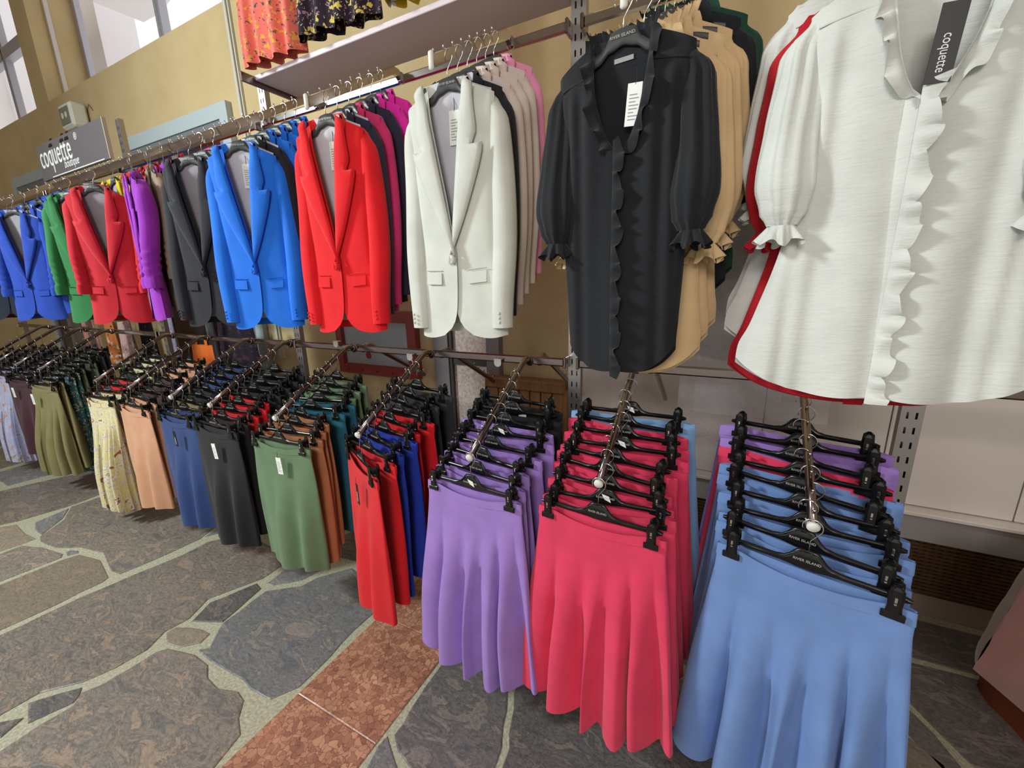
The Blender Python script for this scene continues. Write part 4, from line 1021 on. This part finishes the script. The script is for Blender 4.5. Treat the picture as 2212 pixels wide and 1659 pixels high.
rb = MB(); rb.tube([(-4.6*S, 1.2*S+.1, .93*S), (-1.5*S, 1.2*S+.1, .93*S)], .012, 8); o = rb.obj('hanging_rail', chrome_dark, None, True); tag(o, 'chrome rail on the back of the rack holding rear garments', 'rail')
# clear plastic
plast, pt_, pb = newmat('clear_plastic'); pt_.nodes.remove(pb)
tr = N(pt_, 'ShaderNodeBsdfTransparent'); gl = N(pt_, 'ShaderNodeBsdfPrincipled'); gl.inputs['Base Color'].default_value = (.8, .78, .82, 1); gl.inputs['Roughness'].default_value = .12; gl.inputs['Specular IOR Level'].default_value = 1.0
mx = N(pt_, 'ShaderNodeMixShader'); mx.inputs[0].default_value = .34
n = noise_tex(pt_, 9, 6, .7); bp = N(pt_, 'ShaderNodeBump'); bp.inputs['Strength'].default_value = .9; bp.inputs['Distance'].default_value = .03; pt_.links.new(n.outputs[0], bp.inputs['Height']); pt_.links.new(bp.outputs[0], gl.inputs['Normal'])
pt_.links.new(tr.outputs[0], mx.inputs[1]); pt_.links.new(gl.outputs[0], mx.inputs[2]); pt_.links.new(mx.outputs[0], pt_.nodes['Material Output'].inputs[0])
def plastic_sheet(name, label, x0, x1, z0, z1, y, seed, cat='plastic cover', parent=None):
    rows = []
    for i in range(40):
        row = []
        for j in range(40):
            u_, v_ = j/39, i/39; x = x0+(x1-x0)*u_; z = z1+(z0-z1)*v_
            z -= .03*abs(u_-.5)*(1-v_)*3
            c = noise.noise(Vector((x*5+z*4, z*7-x*3, seed)))*.03+noise.noise(Vector((x*14+z*9, z*16, seed+3)))*.014
            row.append((x, y+c, z))
        rows.append(row)
    q = MB(); q.grid(rows); o = q.obj(name, plast, parent, True)
    if parent is None: tag(o, label, cat)
    return o
t_ = thing('garment_bag', 'dark garment wrapped in clear plastic at the top between the blouse stacks', 'garment bag', U(.075, 1.13, .43))
link('wrapped_garment', drape_mesh(.16, .24, 1.0, 5.1, 5, .05), cloth('cloth_taupe', (74, 66, 64)), t_, (0, .03, -.03))
for yy in (-.05, .09):
    o = plastic_sheet('plastic_cover', '', -.23, .23, -1.25, .02, yy, 2.0+yy, parent=t_)
plastic_sheet('plastic_cover', 'clear crumpled plastic sheet hanging below the beige blouses', -.10*S, .12*S, .50*S, 1.0*S, 1.10*S, 8.2)
# sign on top of the rack
t_ = thing('shop_sign', 'grey coquette boutique sign board standing on top of the rack', 'sign', U(-2.90, .99, .662))
slate = plain('sign_slate', (92, 86, 90), .5)
q = MB(); q.cbox((0, 0, 0), (.78*S, .02, .165*S), .1); q.obj('board', slate, t_)
q = MB(); q.box((.388*S, -.012, -.083*S), (.393*S, .012, .083*S)); q.obj('edge_strip', plain('sign_edge', (190, 176, 160)), t_)
o = link('lettering', text_mesh('coquette', .25, 'sign_text', .002, xs=.72, align='LEFT'), whiteink, t_, (-.365*S, -.012, .030)); 
link('registered_mark', text_mesh('®', .07, 'sign_reg', .002), whiteink, t_, (.10*S, -.012, .085))
link('script_lettering', text_mesh('boutique', .088, 'sign_text2', .002, xs=.9, shear=.35, align='LEFT'), whiteink, t_, (-.09*S, -.012, -.070))
q = MB(); q.box((-.26*S, -.014, -.132), (.34*S, -.010, -.125)); q.obj('underline', whiteink, t_)
for x in (-.20*S, -.06*S, .0):
    q = MB(); q.add([(x-.035, -.016, .09), (x+.035, -.016, .09), (x+.02, -.0, .155), (x-.02, -.0, .155), (x-.035, .016, .09), (x+.035, .016, .09)], [(0, 1, 2, 3), (5, 4, 3, 2), (0, 3, 4), (1, 5, 2)])
    o = q.obj('binder_clip', blackpl); o.location = t_.location; tag(o, {0: 'black binder clip on the top edge of the coquette sign, %s', 1: ''}[0] % ('leftmost' if x < -.15*S else ('middle one' if x < -.01 else 'rightmost')), 'clip', 'binder clips on the sign')
